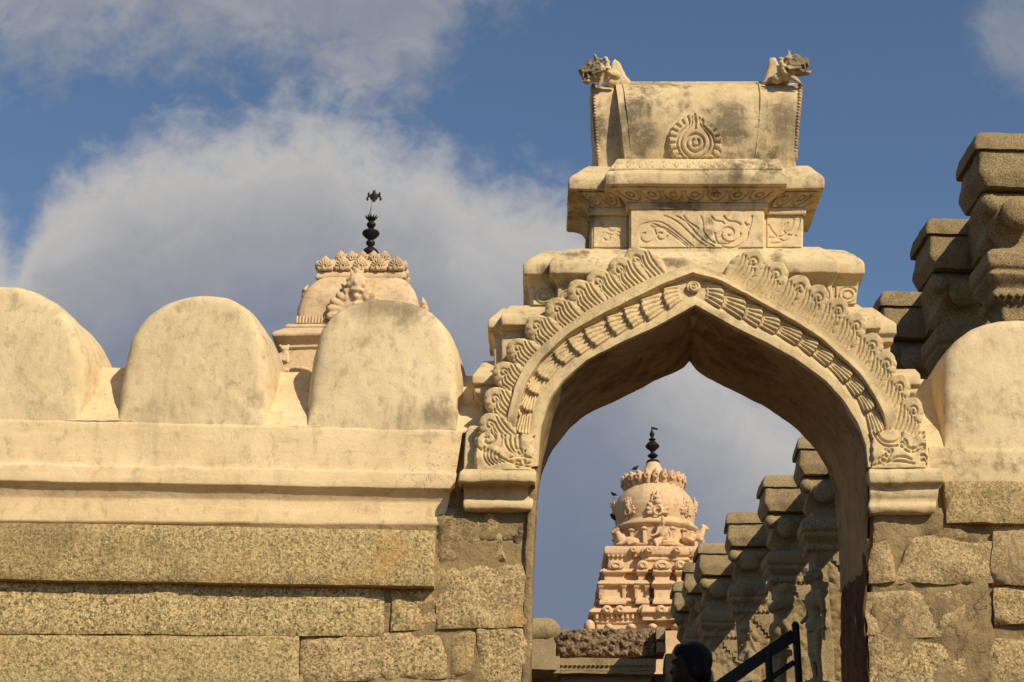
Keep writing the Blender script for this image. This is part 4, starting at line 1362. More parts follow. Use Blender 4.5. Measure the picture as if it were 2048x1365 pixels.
def statue(root, o, kind, hgt):
    """standing figure carved on the left corner of the pillar, facing left"""
    x, y, z = o; cx = x + .30; zc = z - 1.14
    top = zc - .70
    s = hgt / 1.75
    bx, by = cx - .22 + (.12 if kind == 2 else 0), y - .10
    def q(a, b, c_): return np.array([bx + a * s * 1.18, by + b * s * 1.1, top - (1.75 - c_) * s])
    mb = MB()
    hd = 1.58
    ell(mb, q(-.03, 0, hd), np.array((.095, .085, .12)) * s); ell(mb, q(-.10, 0, hd - .03), np.array((.035, .05, .06)) * s); ell(mb, q(-.125, 0, hd + .0), np.array((.018, .016, .03)) * s)
    ell(mb, q(.035, -.08, hd), np.array((.03, .025, .045)) * s)
    if kind == 2:
        ell(mb, q(.0, 0, hd + .13), np.array((.13, .12, .08)) * s); ell(mb, q(.02, 0, hd + .22), np.array((.09, .09, .09)) * s)
        for k in range(5): cap(mb, q(.05, -.04 + .02 * k, hd), q(.12, -.05 + .025 * k, hd - .22), .03 * s)
    else:
        ell(mb, q(.02, 0, hd + .09), np.array((.10, .10, .08)) * s); ell(mb, q(.07, 0, hd + .02), np.array((.07, .09, .10)) * s); cap(mb, q(.0, 0, hd + .10), q(.03, 0, hd + .22), .06 * s, .03 * s)
    cap(mb, q(0, 0, 1.46), q(0, 0, 1.36), .05 * s)
    ell(mb, q(.0, 0, 1.20), np.array((.17, .19, .19)) * s); cap(mb, q(.0, -.12, 1.31), q(.0, .14, 1.31), .07 * s)
    ell(mb, q(-.09, -.07, 1.20), np.array((.06, .07, .07)) * s); ell(mb, q(-.01, 0, 1.0), np.array((.11, .13, .14)) * s); ell(mb, q(.01, 0, .86), np.array((.19, .19, .14)) * s)
    # near arm
    if kind == 0:
        cap(mb, q(.04, -.19, 1.31), q(.07, -.22, 1.0), .058 * s, .048 * s); cap(mb, q(.07, -.22, 1.0), q(.05, -.24, .73), .046 * s, .034 * s); ell(mb, q(.04, -.25, .66), np.array((.04, .025, .06)) * s)
        for k in range(4): cap(mb, q(.02 + .014 * k, -.26, .64), q(.025 + .014 * k, -.26, .56), .012 * s)
        for zz_ in (1.02, .76): ell(mb, q(.07 if zz_ > .9 else .05, -.225, zz_), np.array((.06, .06, .018)) * s)
    elif kind == 1:
        cap(mb, q(.04, -.19, 1.31), q(.16, -.22, 1.02), .058 * s, .048 * s); cap(mb, q(.16, -.22, 1.02), q(-.02, -.24, .86), .046 * s, .034 * s); ell(mb, q(-.06, -.24, .84), np.array((.05, .03, .035)) * s)
        ell(mb, q(.14, -.22, 1.06), np.array((.06, .06, .02)) * s)
    else:
        cap(mb, q(.04, -.19, 1.29), q(.02, -.24, 1.05), .058 * s, .048 * s); cap(mb, q(.02, -.24, 1.05), q(-.15, -.18, 1.14), .046 * s, .034 * s); ell(mb, q(-.19, -.17, 1.17), np.array((.035, .03, .05)) * s)
    cap(mb, q(-.03, .17, 1.30), q(-.08, .2, 1.02), .055 * s, .045 * s); cap(mb, q(-.08, .2, 1.02), q(-.17, .12, .92), .045 * s, .035 * s)
    # legs and cloth
    for yy_, dx in ((-.09, .0), (.09, -.05)):
        cap(mb, q(.01 + dx, yy_, .80), q(-.02 + dx, yy_, .44), .11 * s, .075 * s); cap(mb, q(-.02 + dx, yy_, .44), q(.01 + dx, yy_, .06), .06 * s, .042 * s)
        ell(mb, q(-.05 + dx, yy_, .025), np.array((.12, .045, .035)) * s); ell(mb, q(.01 + dx, yy_, .10), np.array((.055, .055, .02)) * s)
    for k in range(3): cap(mb, q(.13, -.16, .86 - .04 * k), q(-.13, -.13, .84 - .05 * k), .022 * s)
    cap(mb, q(-.10, -.02, .80), q(-.07, -.04, .30), .05 * s, .03 * s)
    loft(mb, [(q(0, 0, -.20)[2], bx - .20 * s, bx + .25 * s, by - .22 * s, by + .3 * s), (q(0, 0, -.01)[2], bx - .20 * s, bx + .25 * s, by - .22 * s, by + .3 * s)], step=.08, amp=.01)
    loft(mb, [(q(0, 0, .0)[2], bx + .02 * s, bx + .22 * s, by - .05 * s, by + .4 * s), (q(0, 0, 1.5)[2], bx + .02 * s, bx + .22 * s, by - .05 * s, by + .4 * s)], step=.08, amp=.01)
    carved(mb, 'carved_figure', M['oldstone'], root, .016, 1)


proto = None
for k, (px, py) in enumerate(PIL):
    o = PZ(px, py, ZTOP)
    dz = (0, 0, .03, 0, 0, .02, .03, 0, -.02, 0, 0)[k]
    root = thing('stone_pillar', (o[0], o[1], COURT), pil_lab[k], 'pillar', group_p)
    root.rotation_euler.z = R((3, 3.5, 3, 0, 0, -2, 2, -3, 3, -2, 1)[k])
    if proto is None:
        proto = root
        pillar_parts(root, o)
        PC = list(root.children)
    else:
        for ch in PC:
            c_ = ch.copy(); COL.objects.link(c_); c_.parent = root; ORG[c_] = ORG[root]
    if k >= 5:
        relief_panel_part(root, o, k)
        statue(root, o, (0, 1, 2, 0, 1, 2)[k - 5], (1.5, 1.5, 1.6, 1.4, 1.4, 1.3)[k - 5])


bw = thing('stone_wall', (6.6, 13.0, COURT), 'plain granite wall in shade, glimpsed between the carved pillars', 'wall')
mb = MB()
for j in range(10):
    for i_ in range(9):
        y0_ = 3.4 + i_ * 2.5 + (j % 2) * 1.2
        loft(mb, [(COURT + j * .66, 6.6, 7.1, y0_, y0_ + 2.49), (COURT + j * .66 + .655, 6.6, 7.1, y0_, y0_ + 2.49)], r=.02, step=.5, amp=.01)
mb.build('masonry', M['oldstone'], bw, sharp=45)

for r_ in [o for o in COL.objects if o.name.startswith('stone_pillar')]:
    for c_ in r_.children:
        if c_.name.startswith('bead_band'):
            c_.parent = [q for q in r_.children if q.name.startswith('capital')][0]
for c_ in COL.objects:            # the nearest pillars get a darker stone colour
    top_ = c_
    while top_.parent: top_ = top_.parent
    if c_.type == 'MESH' and top_.name in ('stone_pillar', 'stone_pillar.001', 'stone_pillar.002', 'stone_pillar.003'):
        c_.material_slots[0].link = 'OBJECT'
        c_.material_slots[0].material = M['darkstone']

# ------------------------------------------------------------------ hall roof edge seen low through the arch
YH = 24.6
hall = thing('stone_hall', (X(1215, 1300, YH), YH, COURT), 'low stone hall with a crumbling brick parapet and beaded cornice, seen low through the arch', 'hall')
mb = MB()
tl, br = P(1113, 1257, YH), P(1312, 1313, YH)
nu, nv = 120, 36
u, v = np.meshgrid(np.linspace(0, 1, nu), np.linspace(0, 1, nv))
A = np.stack([tl[0] + (br[0] - tl[0]) * u, YH + 0 * u, tl[2] + (br[2] - tl[2]) * v], -1)
e = np.minimum(np.minimum(u, 1 - u) * 3, np.minimum(v, 1 - v))
A[..., 1] -= .10 * np.abs(fbm(A * 3.1, 4)) + .05 * fbm(A * 11, 3) - .10 * np.exp(-e / .04)
A[..., 0] += .05 * np.exp(-e / .06) * fbm(A * 4 + 3, 3); A[..., 2] += .035 * np.exp(-e / .06) * fbm(A * 4 + 13, 3)
B = np.pad(A, ((1, 1), (1, 1), (0, 0)), mode='edge')
for sl_ in ((0, slice(None)), (-1, slice(None)), (slice(None), 0), (slice(None), -1)): B[sl_][..., 1] = YH + .9
mb.grid(B).build('brick_parapet', M['rubble'], hall, sharp=None)


def hall_box(name, px0, py0, px1, py1, Yf, D, mat='oldstone', amp=.02, extra=None):
    a, b = P(px0, py0, Yf), P(px1, py1, Yf)
    mb = MB(); loft(mb, [(b[2], a[0], b[0], Yf, Yf + D), (a[2], a[0], b[0], Yf, Yf + D)], r=.025, step=.07, amp=amp, f=2)
    if extra: extra(mb, a, b)
    return mb.build(name, M[mat], hall, sharp=45)


def beads(mb, a, b):
    n = int((b[0] - a[0]) / .085)
    for k in range(n): ell(mb, (a[0] + (k + .5) * (b[0] - a[0]) / n, YH - .30, a[2] - .13), (.038, .03, .03), sub=1)


hall_box('cornice', 1119, 1317, 1313, 1341, YH - .28, 1.0, extra=beads)
hall_box('cornice', 1121, 1342, 1308, 1347, YH - .33, 1.0)
hall_box('frieze', 1123, 1352, 1303, 1372, YH - .1, 1.0)
hall_box('lit_block', 1020, 1288, 1111, 1341, YH - .55, .8)
hall_box('lit_block', 1105, 1314, 1119, 1348, YH - .5, .8)
hall_box('string_course', 1020, 1275, 1107, 1289, YH - .35, .8)
a, b = P(1020, 1243, YH - .4), P(1122, 1268, YH - .4)
mb = MB()
tube(mb, [np.array([x_, YH - .2, (a[2] + b[2]) / 2 - .02]) for x_ in np.linspace(a[0], b[0], 12)], np.r_[np.full(9, .24), .22, .17, .06], 16)
V_ = mb.V[0]; V_ += .02 * np.stack([fbm(V_ * 3, 3, s_) for s_ in range(3)], -1)
mb.build('rounded_coping', M['oldstone'], hall, sharp=None)
hall_box('pier_stone', 1311, 1254, 1331, 1277, YH - .3, .8)
hall_box('pier_stone', 1313, 1284, 1331, 1303, YH - .3, .8)
hall_box('pier_stone', 1331, 1307, 1352, 1360, YH - .2, .8)
a, b = P(1010, 1310, YH), P(1360, 1340, YH)
mb = MB(); loft(mb, [(COURT, a[0], b[0], YH + .45, YH + 4.5), (b[2], a[0], b[0], YH + .45, YH + 4.5)], step=.5, amp=.01)
mb.build('hall_wall', M['oldstone'], hall, sharp=45)

a, b = P(1430, 1172, YH + 1.2), P(1720, 1172, YH + 1.2)
mb = MB(); loft(mb, [(COURT, a[0], b[0], YH + 1.2, YH + 4.4), (b[2], a[0], b[0], YH + 1.2, YH + 4.4)], step=.4, amp=.02)
mb.build('hall_wall', M['oldstone'], hall, sharp=45)

# ------------------------------------------------------------------ black handrail and its steps
YR = 1.75
rail = thing('handrail', (X(1592, 1365, YR), YR, COURT), 'black metal handrail rising to a ball-topped post, seen low through the arch', 'railing')
def rp(a, b): return P(a, b, YR)
# top bar: flat bar
def bar(mb, a, b, h, t):
    a = np.asarray(a); b = np.asarray(b); d = b - a; n = np.array([-d[2], 0, d[0]]); n /= np.linalg.norm(n)
    R4 = []
    for p in (a, b):
        R4.append(np.array([p + n * h / 2 + [0, -t / 2, 0], p + n * h / 2 + [0, t / 2, 0], p - n * h / 2 + [0, t / 2, 0], p - n * h / 2 + [0, -t / 2, 0]]))
    mb.grid(np.array(R4), wrap=True, cap0=True, cap1=True)
dirv = rp(1588, 1267) - rp(1450, 1362)
mb = MB(); bar(mb, rp(1588, 1270), rp(1588, 1270) - dirv * 2.2, .062, .03); mb.build('top_rail', M['black'], rail)
mb = MB(); bar(mb, rp(1588, 1325), rp(1588, 1325) - dirv * 2.0, .028, .025); mb.build('lower_rail', M['black'], rail)
for a, b, bb in ((1591, 1254, 1), (1536, 1304, 0)):
    mb = MB(); p = rp(a, b)
    zz0 = p[2] - 1.05
    loft(mb, [(zz0, p[0] - .019, p[0] + .019, YR - .019, YR + .019), (p[2], p[0] - .019, p[0] + .019, YR - .019, YR + .019)], r=.003, step=.3, amp=0, rc=.004)
    if bb: ell(mb, p + [0, 0, .008], (.022, .022, .022), sub=3)
    mb.build('post', M['black'], rail)
mb = MB()
ptop = rp(1591, 1254)[2] - 1.04
xs_ = [rp(1591, 1254)[0] + .35 - .34 * k for k in range(6)]
for k in range(5):
    zt = ptop - .18 * k
    if zt < COURT + .02: break
    loft(mb, [(COURT - .1, xs_[k + 1] + .002, xs_[0] if k == 0 else xs_[k], 1.0, 2.6), (zt, xs_[k + 1] + .002, xs_[0] if k == 0 else xs_[k], 1.0, 2.6)], step=.2, amp=.004)
st_ = mb.build('steps', M['paving'], None, sharp=45)
tag(st_, kind='structure')

# ------------------------------------------------------------------ visitor passing behind the arch
YV = 1.55
top = P(1383, 1287, YV)
sp = .2 / (74 / 1.0) * 1.0
pr = thing('person', (top[0] + .0, YV, COURT), 'dark-haired person in shade looking left, only the head showing low in the arch', 'person')
zc_ = top[2] - .115          # head centre
hx = top[0] - .012
mb = MB()
def H(a, b, c_): return np.array([hx + a, YV + b, zc_ + c_])
ell(mb, H(.015, 0, .01), (.098, .077, .105)); ell(mb, H(-.035, 0, -.045), (.062, .062, .085)); ell(mb, H(-.055, 0, -.105), (.038, .036, .026))
ell(mb, H(-.088, 0, -.022), (.012, .011, .026), ('Y', 25)); ell(mb, H(-.100, 0, -.038), (.014, .015, .011)); ell(mb, H(-.082, 0, .018), (.02, .05, .012))
ell(mb, H(-.090, 0, -.068), (.012, .024, .008)); ell(mb, H(-.088, 0, -.082), (.012, .022, .008))
for s_ in (-1, 1): ell(mb, H(.02, .076 * s_, -.03), (.018, .009, .032)); ell(mb, H(-.072, .032 * s_, .0), (.012, .015, .011))
cap(mb, H(.02, 0, -.08), H(.035, 0, -.21), .058, .062)
# trunk, arms, hips, legs
L0 = zc_
def B_(a, b, z_): return np.array([hx + .03 + a, YV + b, z_])
sh = L0 - .27
ell(mb, B_(0, 0, sh - .14), (.12, .17, .22)); cap(mb, B_(0, -.16, sh), B_(0, .16, sh), .065); ell(mb, B_(0, 0, sh - .42), (.11, .155, .16))
for s_ in (-1, 1):
    cap(mb, B_(0, .20 * s_, sh), B_(.03, .235 * s_, sh - .28), .05, .04); cap(mb, B_(.03, .235 * s_, sh - .28), B_(-.03, .24 * s_, sh - .52), .038, .026)
    ell(mb, B_(-.045, .24 * s_, sh - .57), (.03, .017, .045))
    for j in range(4): cap(mb, B_(-.068 + .017 * j, .24 * s_, sh - .60), B_(-.075 + .015 * j, .232 * s_, sh - .675 + .006 * abs(j - 1)), .0088, .0072)
    cap(mb, B_(-.07, .24 * s_, sh - .56), B_(-.105, .23 * s_, sh - .61), .010, .008)
    cap(mb, B_(0, .085 * s_, sh - .5), B_(-.02, .09 * s_, sh - .92), .085, .058); cap(mb, B_(-.02, .09 * s_, sh - .92), B_(.01, .09 * s_, COURT + .07), .055, .04)
    ell(mb, B_(-.05, .09 * s_, COURT + .035), (.12, .042, .035))
carved(mb, 'body', M['skin'], pr, .007, 2)
mb = MB()
ell(mb, H(.024, 0, .022), (.096, .084, .104), sub=3); ell(mb, H(.055, 0, -.045), (.058, .076, .085)); ell(mb, H(-.02, 0, .070), (.068, .07, .045)); ell(mb, H(.06, 0, -.12), (.036, .05, .06))
for s_ in (-1, 1): ell(mb, H(.035, .066 * s_, -.02), (.05, .02, .075))
carved(mb, 'hair', M['hair'], pr, .007, 1)
mb = MB()
ell(mb, B_(0, 0, sh - .14), (.135, .185, .23)); cap(mb, B_(0, -.165, sh - .005), B_(0, .165, sh - .005), .078); ell(mb, B_(0, 0, sh - .44), (.13, .175, .20))
for s_ in (-1, 1): cap(mb, B_(0, .20 * s_, sh), B_(.02, .225 * s_, sh - .20), .064, .058)
carved(mb, 'shirt', M['cloth'], pr, .012, 2)
mb = MB()
ell(mb, B_(0, 0, sh - .56), (.13, .17, .12))
for s_ in (-1, 1): cap(mb, B_(0, .088 * s_, sh - .58), B_(-.01, .092 * s_, COURT + .09), .10, .062)
carved(mb, 'trousers', M['trouser'], pr, .012, 2)


# ------------------------------------------------------------------ temple tower seen through the arch
class TW:
    """tower built from photo rows and half-widths about a vertical axis at (pxc, depth Yc)"""
    def __init__(s, root, pxc, pyc, Yc, mat):
        s.root, s.Yc, s.pxc, s.mat = root, Yc, pxc, mat
        s.k = abs(P(pxc + 100, pyc, Yc)[0] - P(pxc, pyc, Yc)[0]) / 100      # metres per photo pixel at the axis
        s.cx = P(pxc, pyc, Yc)[0]

    def z(s, py, hw=0.0): return Z(py, s.Yc - hw * s.k, s.pxc)

    def sq(s, name, rows, mat=None, amp=.02, r=.03, step=.12, rc=.03, mb=None):
        """rows (py, half width px, [inset of front px]) bottom to top, square plan"""
        m = mb or MB()
        rg = []
        for row in rows:
            py, hw = row[0], row[1]
            m_ = hw * s.k
            rg.append((s.z(py, hw), s.cx - m_, s.cx + m_, s.Yc - m_, s.Yc + m_))
        loft(m, rg, r=r, step=step, rc=rc, amp=amp, f=1.5)
        return m if mb else m.build(name, M[mat or s.mat], s.root, sharp=42)

    def bay(s, name, rows, px0, px1, proud, amp=.015, r=.03, step=.1):
        """projecting bay on the front: rows (py, face half width); x range in px about the axis"""
        m = MB()
        rg = []
        for py, hw, *k in rows:
            q = k[0] if k else 0
            yf = s.Yc - hw * s.k - proud
            rg.append((Z(py, yf, s.pxc), s.cx + (px0 - q) * s.k, s.cx + (px1 + q) * s.k, yf, s.Yc - hw * s.k * .6))
        loft(m, rg, r=r, step=step, amp=amp, f=1.5)
        return m.build(name, M[s.mat], s.root, sharp=42)

    def round(s, name, rows, segs=40, mat=None, sharp=42, flute=0):
        m = MB()
        pr = []
        rws = densify(chamfer([np.array([a, b], float) for a, b in rows], .7), 3)
        a = np.linspace(0, 2 * math.pi, segs, endpoint=False)
        A = np.array([np.stack([s.cx + hw * s.k * np.cos(a), s.Yc + hw * s.k * np.sin(a), np.full(segs, s.z(py, hw * .8))], -1) for py, hw in rws])
        m.grid(A, wrap=True, cap0=True, cap1=True)
        return m.build(name, M[mat or s.mat], s.root, sharp=sharp)


YT = 46.0
tw = thing('temple_tower', (P(1318, 1300, YT)[0], YT, COURT), 'pink stucco temple tower with a round bulb dome and black finial, seen through the arch', 'tower')
T = TW(tw, 1310, 1060, YT, 'tower')
k_ = T.k
lowz = T.z(1262, 150)
mb = MB(); loft(mb, [(COURT, T.cx - 160 * k_, T.cx + 160 * k_, YT - 160 * k_, YT + 160 * k_), (lowz, T.cx - 152 * k_, T.cx + 152 * k_, YT - 152 * k_, YT + 152 * k_)], step=.6, amp=.01)
mb.build('tower_base', M['tower'], tw, sharp=42)
# storeys
T.sq('storey', [(1258, 126), (1246, 126)])
T.sq('cornice', [(1247, 128), (1244, 131), (1242, 130), (1228, 130), (1226, 139), (1221, 140), (1217, 134), (1213, 128)])
T.sq('storey', [(1214, 117), (1205, 117)])
T.sq('cornice', [(1207, 118), (1205, 126), (1200, 127), (1197, 121)])
T.sq('storey', [(1199, 110), (1172, 110)])
T.sq('cornice', [(1173, 112), (1171, 122), (1166, 124), (1161, 116)])
T.sq('storey', [(1163, 106), (1146, 104)])
T.sq('cornice', [(1148, 106), (1146, 117), (1141, 118), (1138, 112)])
T.sq('storey', [(1140, 100), (1113, 98)])
T.sq('platform', [(1115, 98), (1112, 104), (1110, 104), (1107, 107), (1096, 107), (1093, 104)])
# dentils
mb = MB()
for k in range(27):
    x_ = T.cx + (-125 + 250 * k / 26) * k_
    loft(mb, [(T.z(1238, 132), x_ - 2.4 * k_, x_ + 2.4 * k_, YT - 136 * k_, YT - 120 * k_), (T.z(1230, 132), x_ - 2.4 * k_, x_ + 2.4 * k_, YT - 136 * k_, YT - 120 * k_)], step=1, amp=0)
mb.build('dentil_band', M['tower'], tw)
mb = MB()
for k in range(24):
    x_ = T.cx + (-99 + 198 * k / 23) * k_
    loft(mb, [(T.z(1114, 102), x_ - 2 * k_, x_ + 2 * k_, YT - 105 * k_, YT - 95 * k_), (T.z(1109, 102), x_ - 2 * k_, x_ + 2 * k_, YT - 105 * k_, YT - 95 * k_)], step=1, amp=0)
mb.build('dentil_band', M['tower'], tw)


def kudu(mb, xc, pyb, w_, h_, yf, thick=.5):
    """horseshoe gable: outer lobe with an inner ring and a sunk eye; px units"""
    c = np.array([T.cx + xc * k_, yf, Z(pyb, yf, T.pxc)])
    q = 1.06 * k_
    t = np.linspace(-.25 * math.pi, 1.25 * math.pi, 26)
    pts = np.stack([c[0] + w_ / 2 * q * np.cos(t) * (1 + .1 * np.cos(t * 6) * 0), c[2] + h_ * q * .42 + h_ * .58 * q * np.sin(t)], -1)
    pts[:, 1] = np.maximum(pts[:, 1], c[2])
    prism(mb, pts, yf - .10, yf + thick, bev=.05, amp=.006, step=.08)
    for r_ in (.45,):
        tube(mb, [np.array([c[0] + w_ / 2 * r_ * q * math.cos(a), yf - .11, c[2] + h_ * q * .42 + h_ * .58 * q * r_ * math.sin(a)]) for a in np.linspace(0, 2 * math.pi, 20)], .028, 6)


def row_bays(name, specs, rows, hw_face, proud):
    for x0, x1 in specs:
        T.bay(name, rows, x0, x1, proud)


# pilaster storey: bays with brackets
for x0, x1 in ((-120, -70), (-52, -26), (-20, 20), (26, 52), (70, 118)):
    pr_ = .30 if x0 != -20 else .55
    T.bay('pilaster_bay', [(1208, 122, 4), (1203, 123, 5), (1198, 119, 2), (1196, 111), (1176, 110), (1173, 114, 2), (1170, 120, 5), (1165, 121, 5), (1161, 114, 1)], x0 + 4, x1 - 4, pr_)
    T.bay('attic_bay', [(1162, 106), (1149, 105, 0), (1147, 113, 3), (1141, 115, 4), (1137, 107, 1)], x0 * .95 + 5, x1 * .95 - 5, pr_)
    mb = MB()
    kudu(mb, (x0 + x1) / 2 * .92, 1140, min(31, (x1 - x0) * .8), 17, YT - 110 * k_ - pr_)
    mb.build('gable_niche', M['tower'], tw, sharp=50)
    for xx in np.arange(x0 + 8, x1 - 4, 24):
        mb = MB()
        kudu(mb, xx + 6, 1228, 19, 15, YT - 132 * k_ - (.12 if x0 != -20 else .4))
        mb.build('gable_niche', M['tower'], tw, sharp=50)
    if x0 != -20:
        for xx in (x0 + 3, x1 - 3):
            mb = MB()
            a = T.cx + xx * k_
            yf = YT - 111 * k_ - pr_ - .08
            loft(mb, [(Z(1197, yf, 1310), a - 3.5 * k_, a + 3.5 * k_, yf, yf + .5), (Z(1178, yf, 1310), a - 3.2 * k_, a + 3.2 * k_, yf, yf + .5), (Z(1175, yf, 1310), a - 5 * k_, a + 5 * k_, yf - .05, yf + .5), (Z(1172, yf, 1310), a - 5 * k_, a + 5 * k_, yf - .05, yf + .5)], r=.015, step=.2, amp=.004)
            mb.build('pilaster', M['tower'], tw)
T.bay('centre_bay', [(1240, 130), (1228, 130), (1226, 138, 3), (1220, 139, 3), (1215, 132), (1210, 118)], -40, 40, .35)
T.bay('centre_bay', [(1140, 100), (1124, 99), (1121, 104, 4), (1117, 104, 4), (1115, 100), (1113, 100), (1110, 106, 3), (1096, 106, 3), (1093, 102)], -34, 50, .4)
# rounded lumps at the foot of the tower
for xx, ww, hh_ in ((-140, 22, 16), (-104, 18, 8), (-62, 20, 8), (-22, 20, 8), (28, 30, 9), (70, 20, 8)):
    yf = YT - 140 * k_
    mb = MB()
    ell(mb, (T.cx + xx * k_, yf, Z(1258, yf, 1310) + .02), (ww / 2 * k_, .3, hh_ * k_), sub=3)
    mb.build('base_ornament', M['tower'], tw)
# plaques on the platform edge
for xx in (-52, -24, 30, 54, 90):
    mb = MB()
    kudu(mb, xx, 1107, 15, 12, YT - 108 * k_ - (.42 if -34 < xx < 52 else .02), .2)
    mb.build('gable_niche', M['tower'], tw)
# drum
T.round('drum', [(1094, 84), (1090, 86), (1088, 80), (1084, 78), (1060, 78), (1056, 79)], 8 * 5)
for an in range(-160, 180, 20):
    mb = MB()
    a = R(an - 90)
    rr_ = 80 * k_
    x_, y_ = T.cx + rr_ * math.cos(a), YT + rr_ * math.sin(a)
    tube(mb, [(x_, y_, T.z(1090, 60)), (x_, y_, T.z(1058, 60))], .07, 6); ell(mb, (x_, y_, T.z(1062, 60)), (.13, .13, .06))
    mb.build('pilaster', M['tower'], tw)
T.round('drum_cornice', [(1059, 76), (1054, 82), (1048, 87), (1044, 87), (1040, 80), (1036, 78)], 40)
T.round('dome', [(1042, 74), (1036, 78), (1028, 79.5), (1020, 81), (1008, 82), (996, 80), (984, 74), (976, 66), (970, 58), (964, 50)], 48, sharp=60)
T.round('neck_ring', [(972, 50), (966, 53), (960, 54), (957, 50)], 40)
mb = MB()
for k in range(22):
    a = 2 * math.pi * (k + .5) / 22
    rr_ = 50 * k_
    c = np.array([T.cx + rr_ * math.cos(a), YT + rr_ * math.sin(a), T.z(953, 0)])
    pet = []
    n_ = 9
    tang = np.array([-math.sin(a), math.cos(a), 0]); out = np.array([math.cos(a), math.sin(a), 0])
    zb_, zt_ = T.z(969, 45), T.z(944, 40)
    rows = []
    for t in np.linspace(0, 1, n_):
        hw = 7.4 * k_ * math.sqrt(max(.02, 1 - max(0, (t - .62) / .39) ** 2)) * (.86 + .14 * min(1, t * 3))
        zc2 = zb_ + (zt_ - zb_) * t
        off = out * (.12 * t * t)
        ring = []
        for b in np.linspace(0, 2 * math.pi, 14, endpoint=False):
            ring.append(np.array([c[0], c[1], zc2]) + off + tang * hw * math.cos(b) + out * (.11 + .05 * math.sin(3 * t)) * math.sin(b) * (1.3 if math.sin(b) > 0 else 1))
        rows.append(np.array(ring))
    mb.grid(np.array(rows), wrap=True, cap0=True, cap1=True)
    e0 = c + out * .24; e0[2] = zb_ + (zt_ - zb_) * .5
    tube(mb, [e0 + tang * 4 * k_ * math.cos(b) + np.array([0, 0, 4.2 * k_ * math.sin(b)]) for b in np.linspace(0, 2 * math.pi, 14)], .03, 5)
mb.build('lotus_crown', M['tower'], tw, sharp=50)
T.round('finial_base', [(958, 50), (950, 38), (944, 28), (938, 22), (932, 17), (926, 14), (921, 10)], 32, mat='tower2')


def finial(T_, prof, mat, name='finial'):
    mb = MB()
    lathe(mb, [(max(.004, hw * T_.k), T_.z(py)) for py, hw in prof], (T_.cx, T_.Yc), 28)
    return mb.build(name, M[mat], T_.root, sharp=35)


fin = finial(T, [(926, 14), (922, 12), (919, 5), (917, 4), (915, 8), (912, 11), (909, 8), (907, 4), (904, 4), (900, 8), (896, 13), (893, 14.5), (890, 13), (884, 7), (882, 3), (880.5, 7), (879, 7.5), (877, 3), (875, 3), (869, 5.5), (866, 4), (862, 2), (857, 1.2), (852, .5)], 'bronze')
mb = MB()
zt = T.z(854); mb.mesh([(T.cx, YT, zt), (T.cx + 12 * k_, YT - .05, zt - .07), (T.cx + 12 * k_, YT - .05, zt - .13), (T.cx, YT, zt - .08), (T.cx, YT + .02, zt), (T.cx + 12 * k_, YT - .03, zt - .07), (T.cx + 12 * k_, YT - .03, zt - .13), (T.cx, YT + .02, zt - .08)],
                       [(0, 1, 2, 3), (4, 7, 6, 5), (0, 4, 5, 1), (1, 5, 6, 2), (2, 6, 7, 3), (3, 7, 4, 0)])
mb.build('pennant', M['bronze'], tw, smooth=False)


def niche(T_, an, pyb, hpx, wpx, rad_px, name, mat, face=False, tilt=0.0):
    """peacock-tail niche: fan of feathers, topknot of three lobes and a dark sunk eye, facing outward at angle an (0 = camera)"""
    mb = MB()
    a = R(an - 90)
    out = np.array([math.cos(a), math.sin(a), 0]); tang = np.array([-math.sin(a), math.cos(a), 0])
    kk = T_.k
    c = np.array([T_.cx, T_.Yc, 0]) + out * rad_px * kk
    c[2] = T_.z(pyb, rad_px * math.cos(R(an)))
    def at(x_, z_, d=0.0): return c + tang * x_ * kk + np.array([0, 0, 1]) * z_ * 1.06 * kk + out * (d * kk)
    for j in range(9):
        b = R(-18 + j * 216 / 8)
        L = wpx * .5
        m0 = at(math.cos(b) * L * .35, hpx * .20 + math.sin(b) * L * .3, 2); m1 = at(math.cos(b) * L, hpx * .26 + math.sin(b) * L * .95, 1)
        cap(mb, m0, m1, wpx * .075 * kk, wpx * .11 * kk)
    for j in range(20):
        b = 2 * math.pi * j / 20
        ell(mb, at(math.cos(b) * wpx * .2, hpx * .24 + math.sin(b) * wpx * .22, 5), np.full(3, wpx * .06 * kk), sub=1)
    ell(mb, at(0, hpx * .55, 3), (wpx * .22 * kk, wpx * .2 * kk, hpx * .15 * kk)); ell(mb, at(0, hpx * .70, 4), (wpx * .20 * kk, wpx * .2 * kk, hpx * .10 * kk))
    for s_ in (-1, 0, 1):
        cap(mb, at(s_ * wpx * .12, hpx * .74, 3), at(s_ * wpx * .20, hpx * (.93 + .06 * (s_ == 0)), 2), wpx * .075 * kk, wpx * .06 * kk)
        if s_: cap(mb, at(s_ * wpx * .30, hpx * .62, 2), at(s_ * wpx * .22, hpx * .84, 2), wpx * .06 * kk, wpx * .05 * kk); ell(mb, at(s_ * wpx * .09, hpx * .70, 7), np.full(3, wpx * .05 * kk))
    o_ = carved(mb, name, M[mat], T_.root, max(.02, wpx * kk / 42), 1)
    return o_


niche(T, 0, 1034, 50, 40, 80, 'peacock_niche', 'tower')
for an in (47, -44, 92, -92, 135, -135, 180):
    niche(T, an, 1034, 38, 30, 79, 'peacock_niche', 'tower')


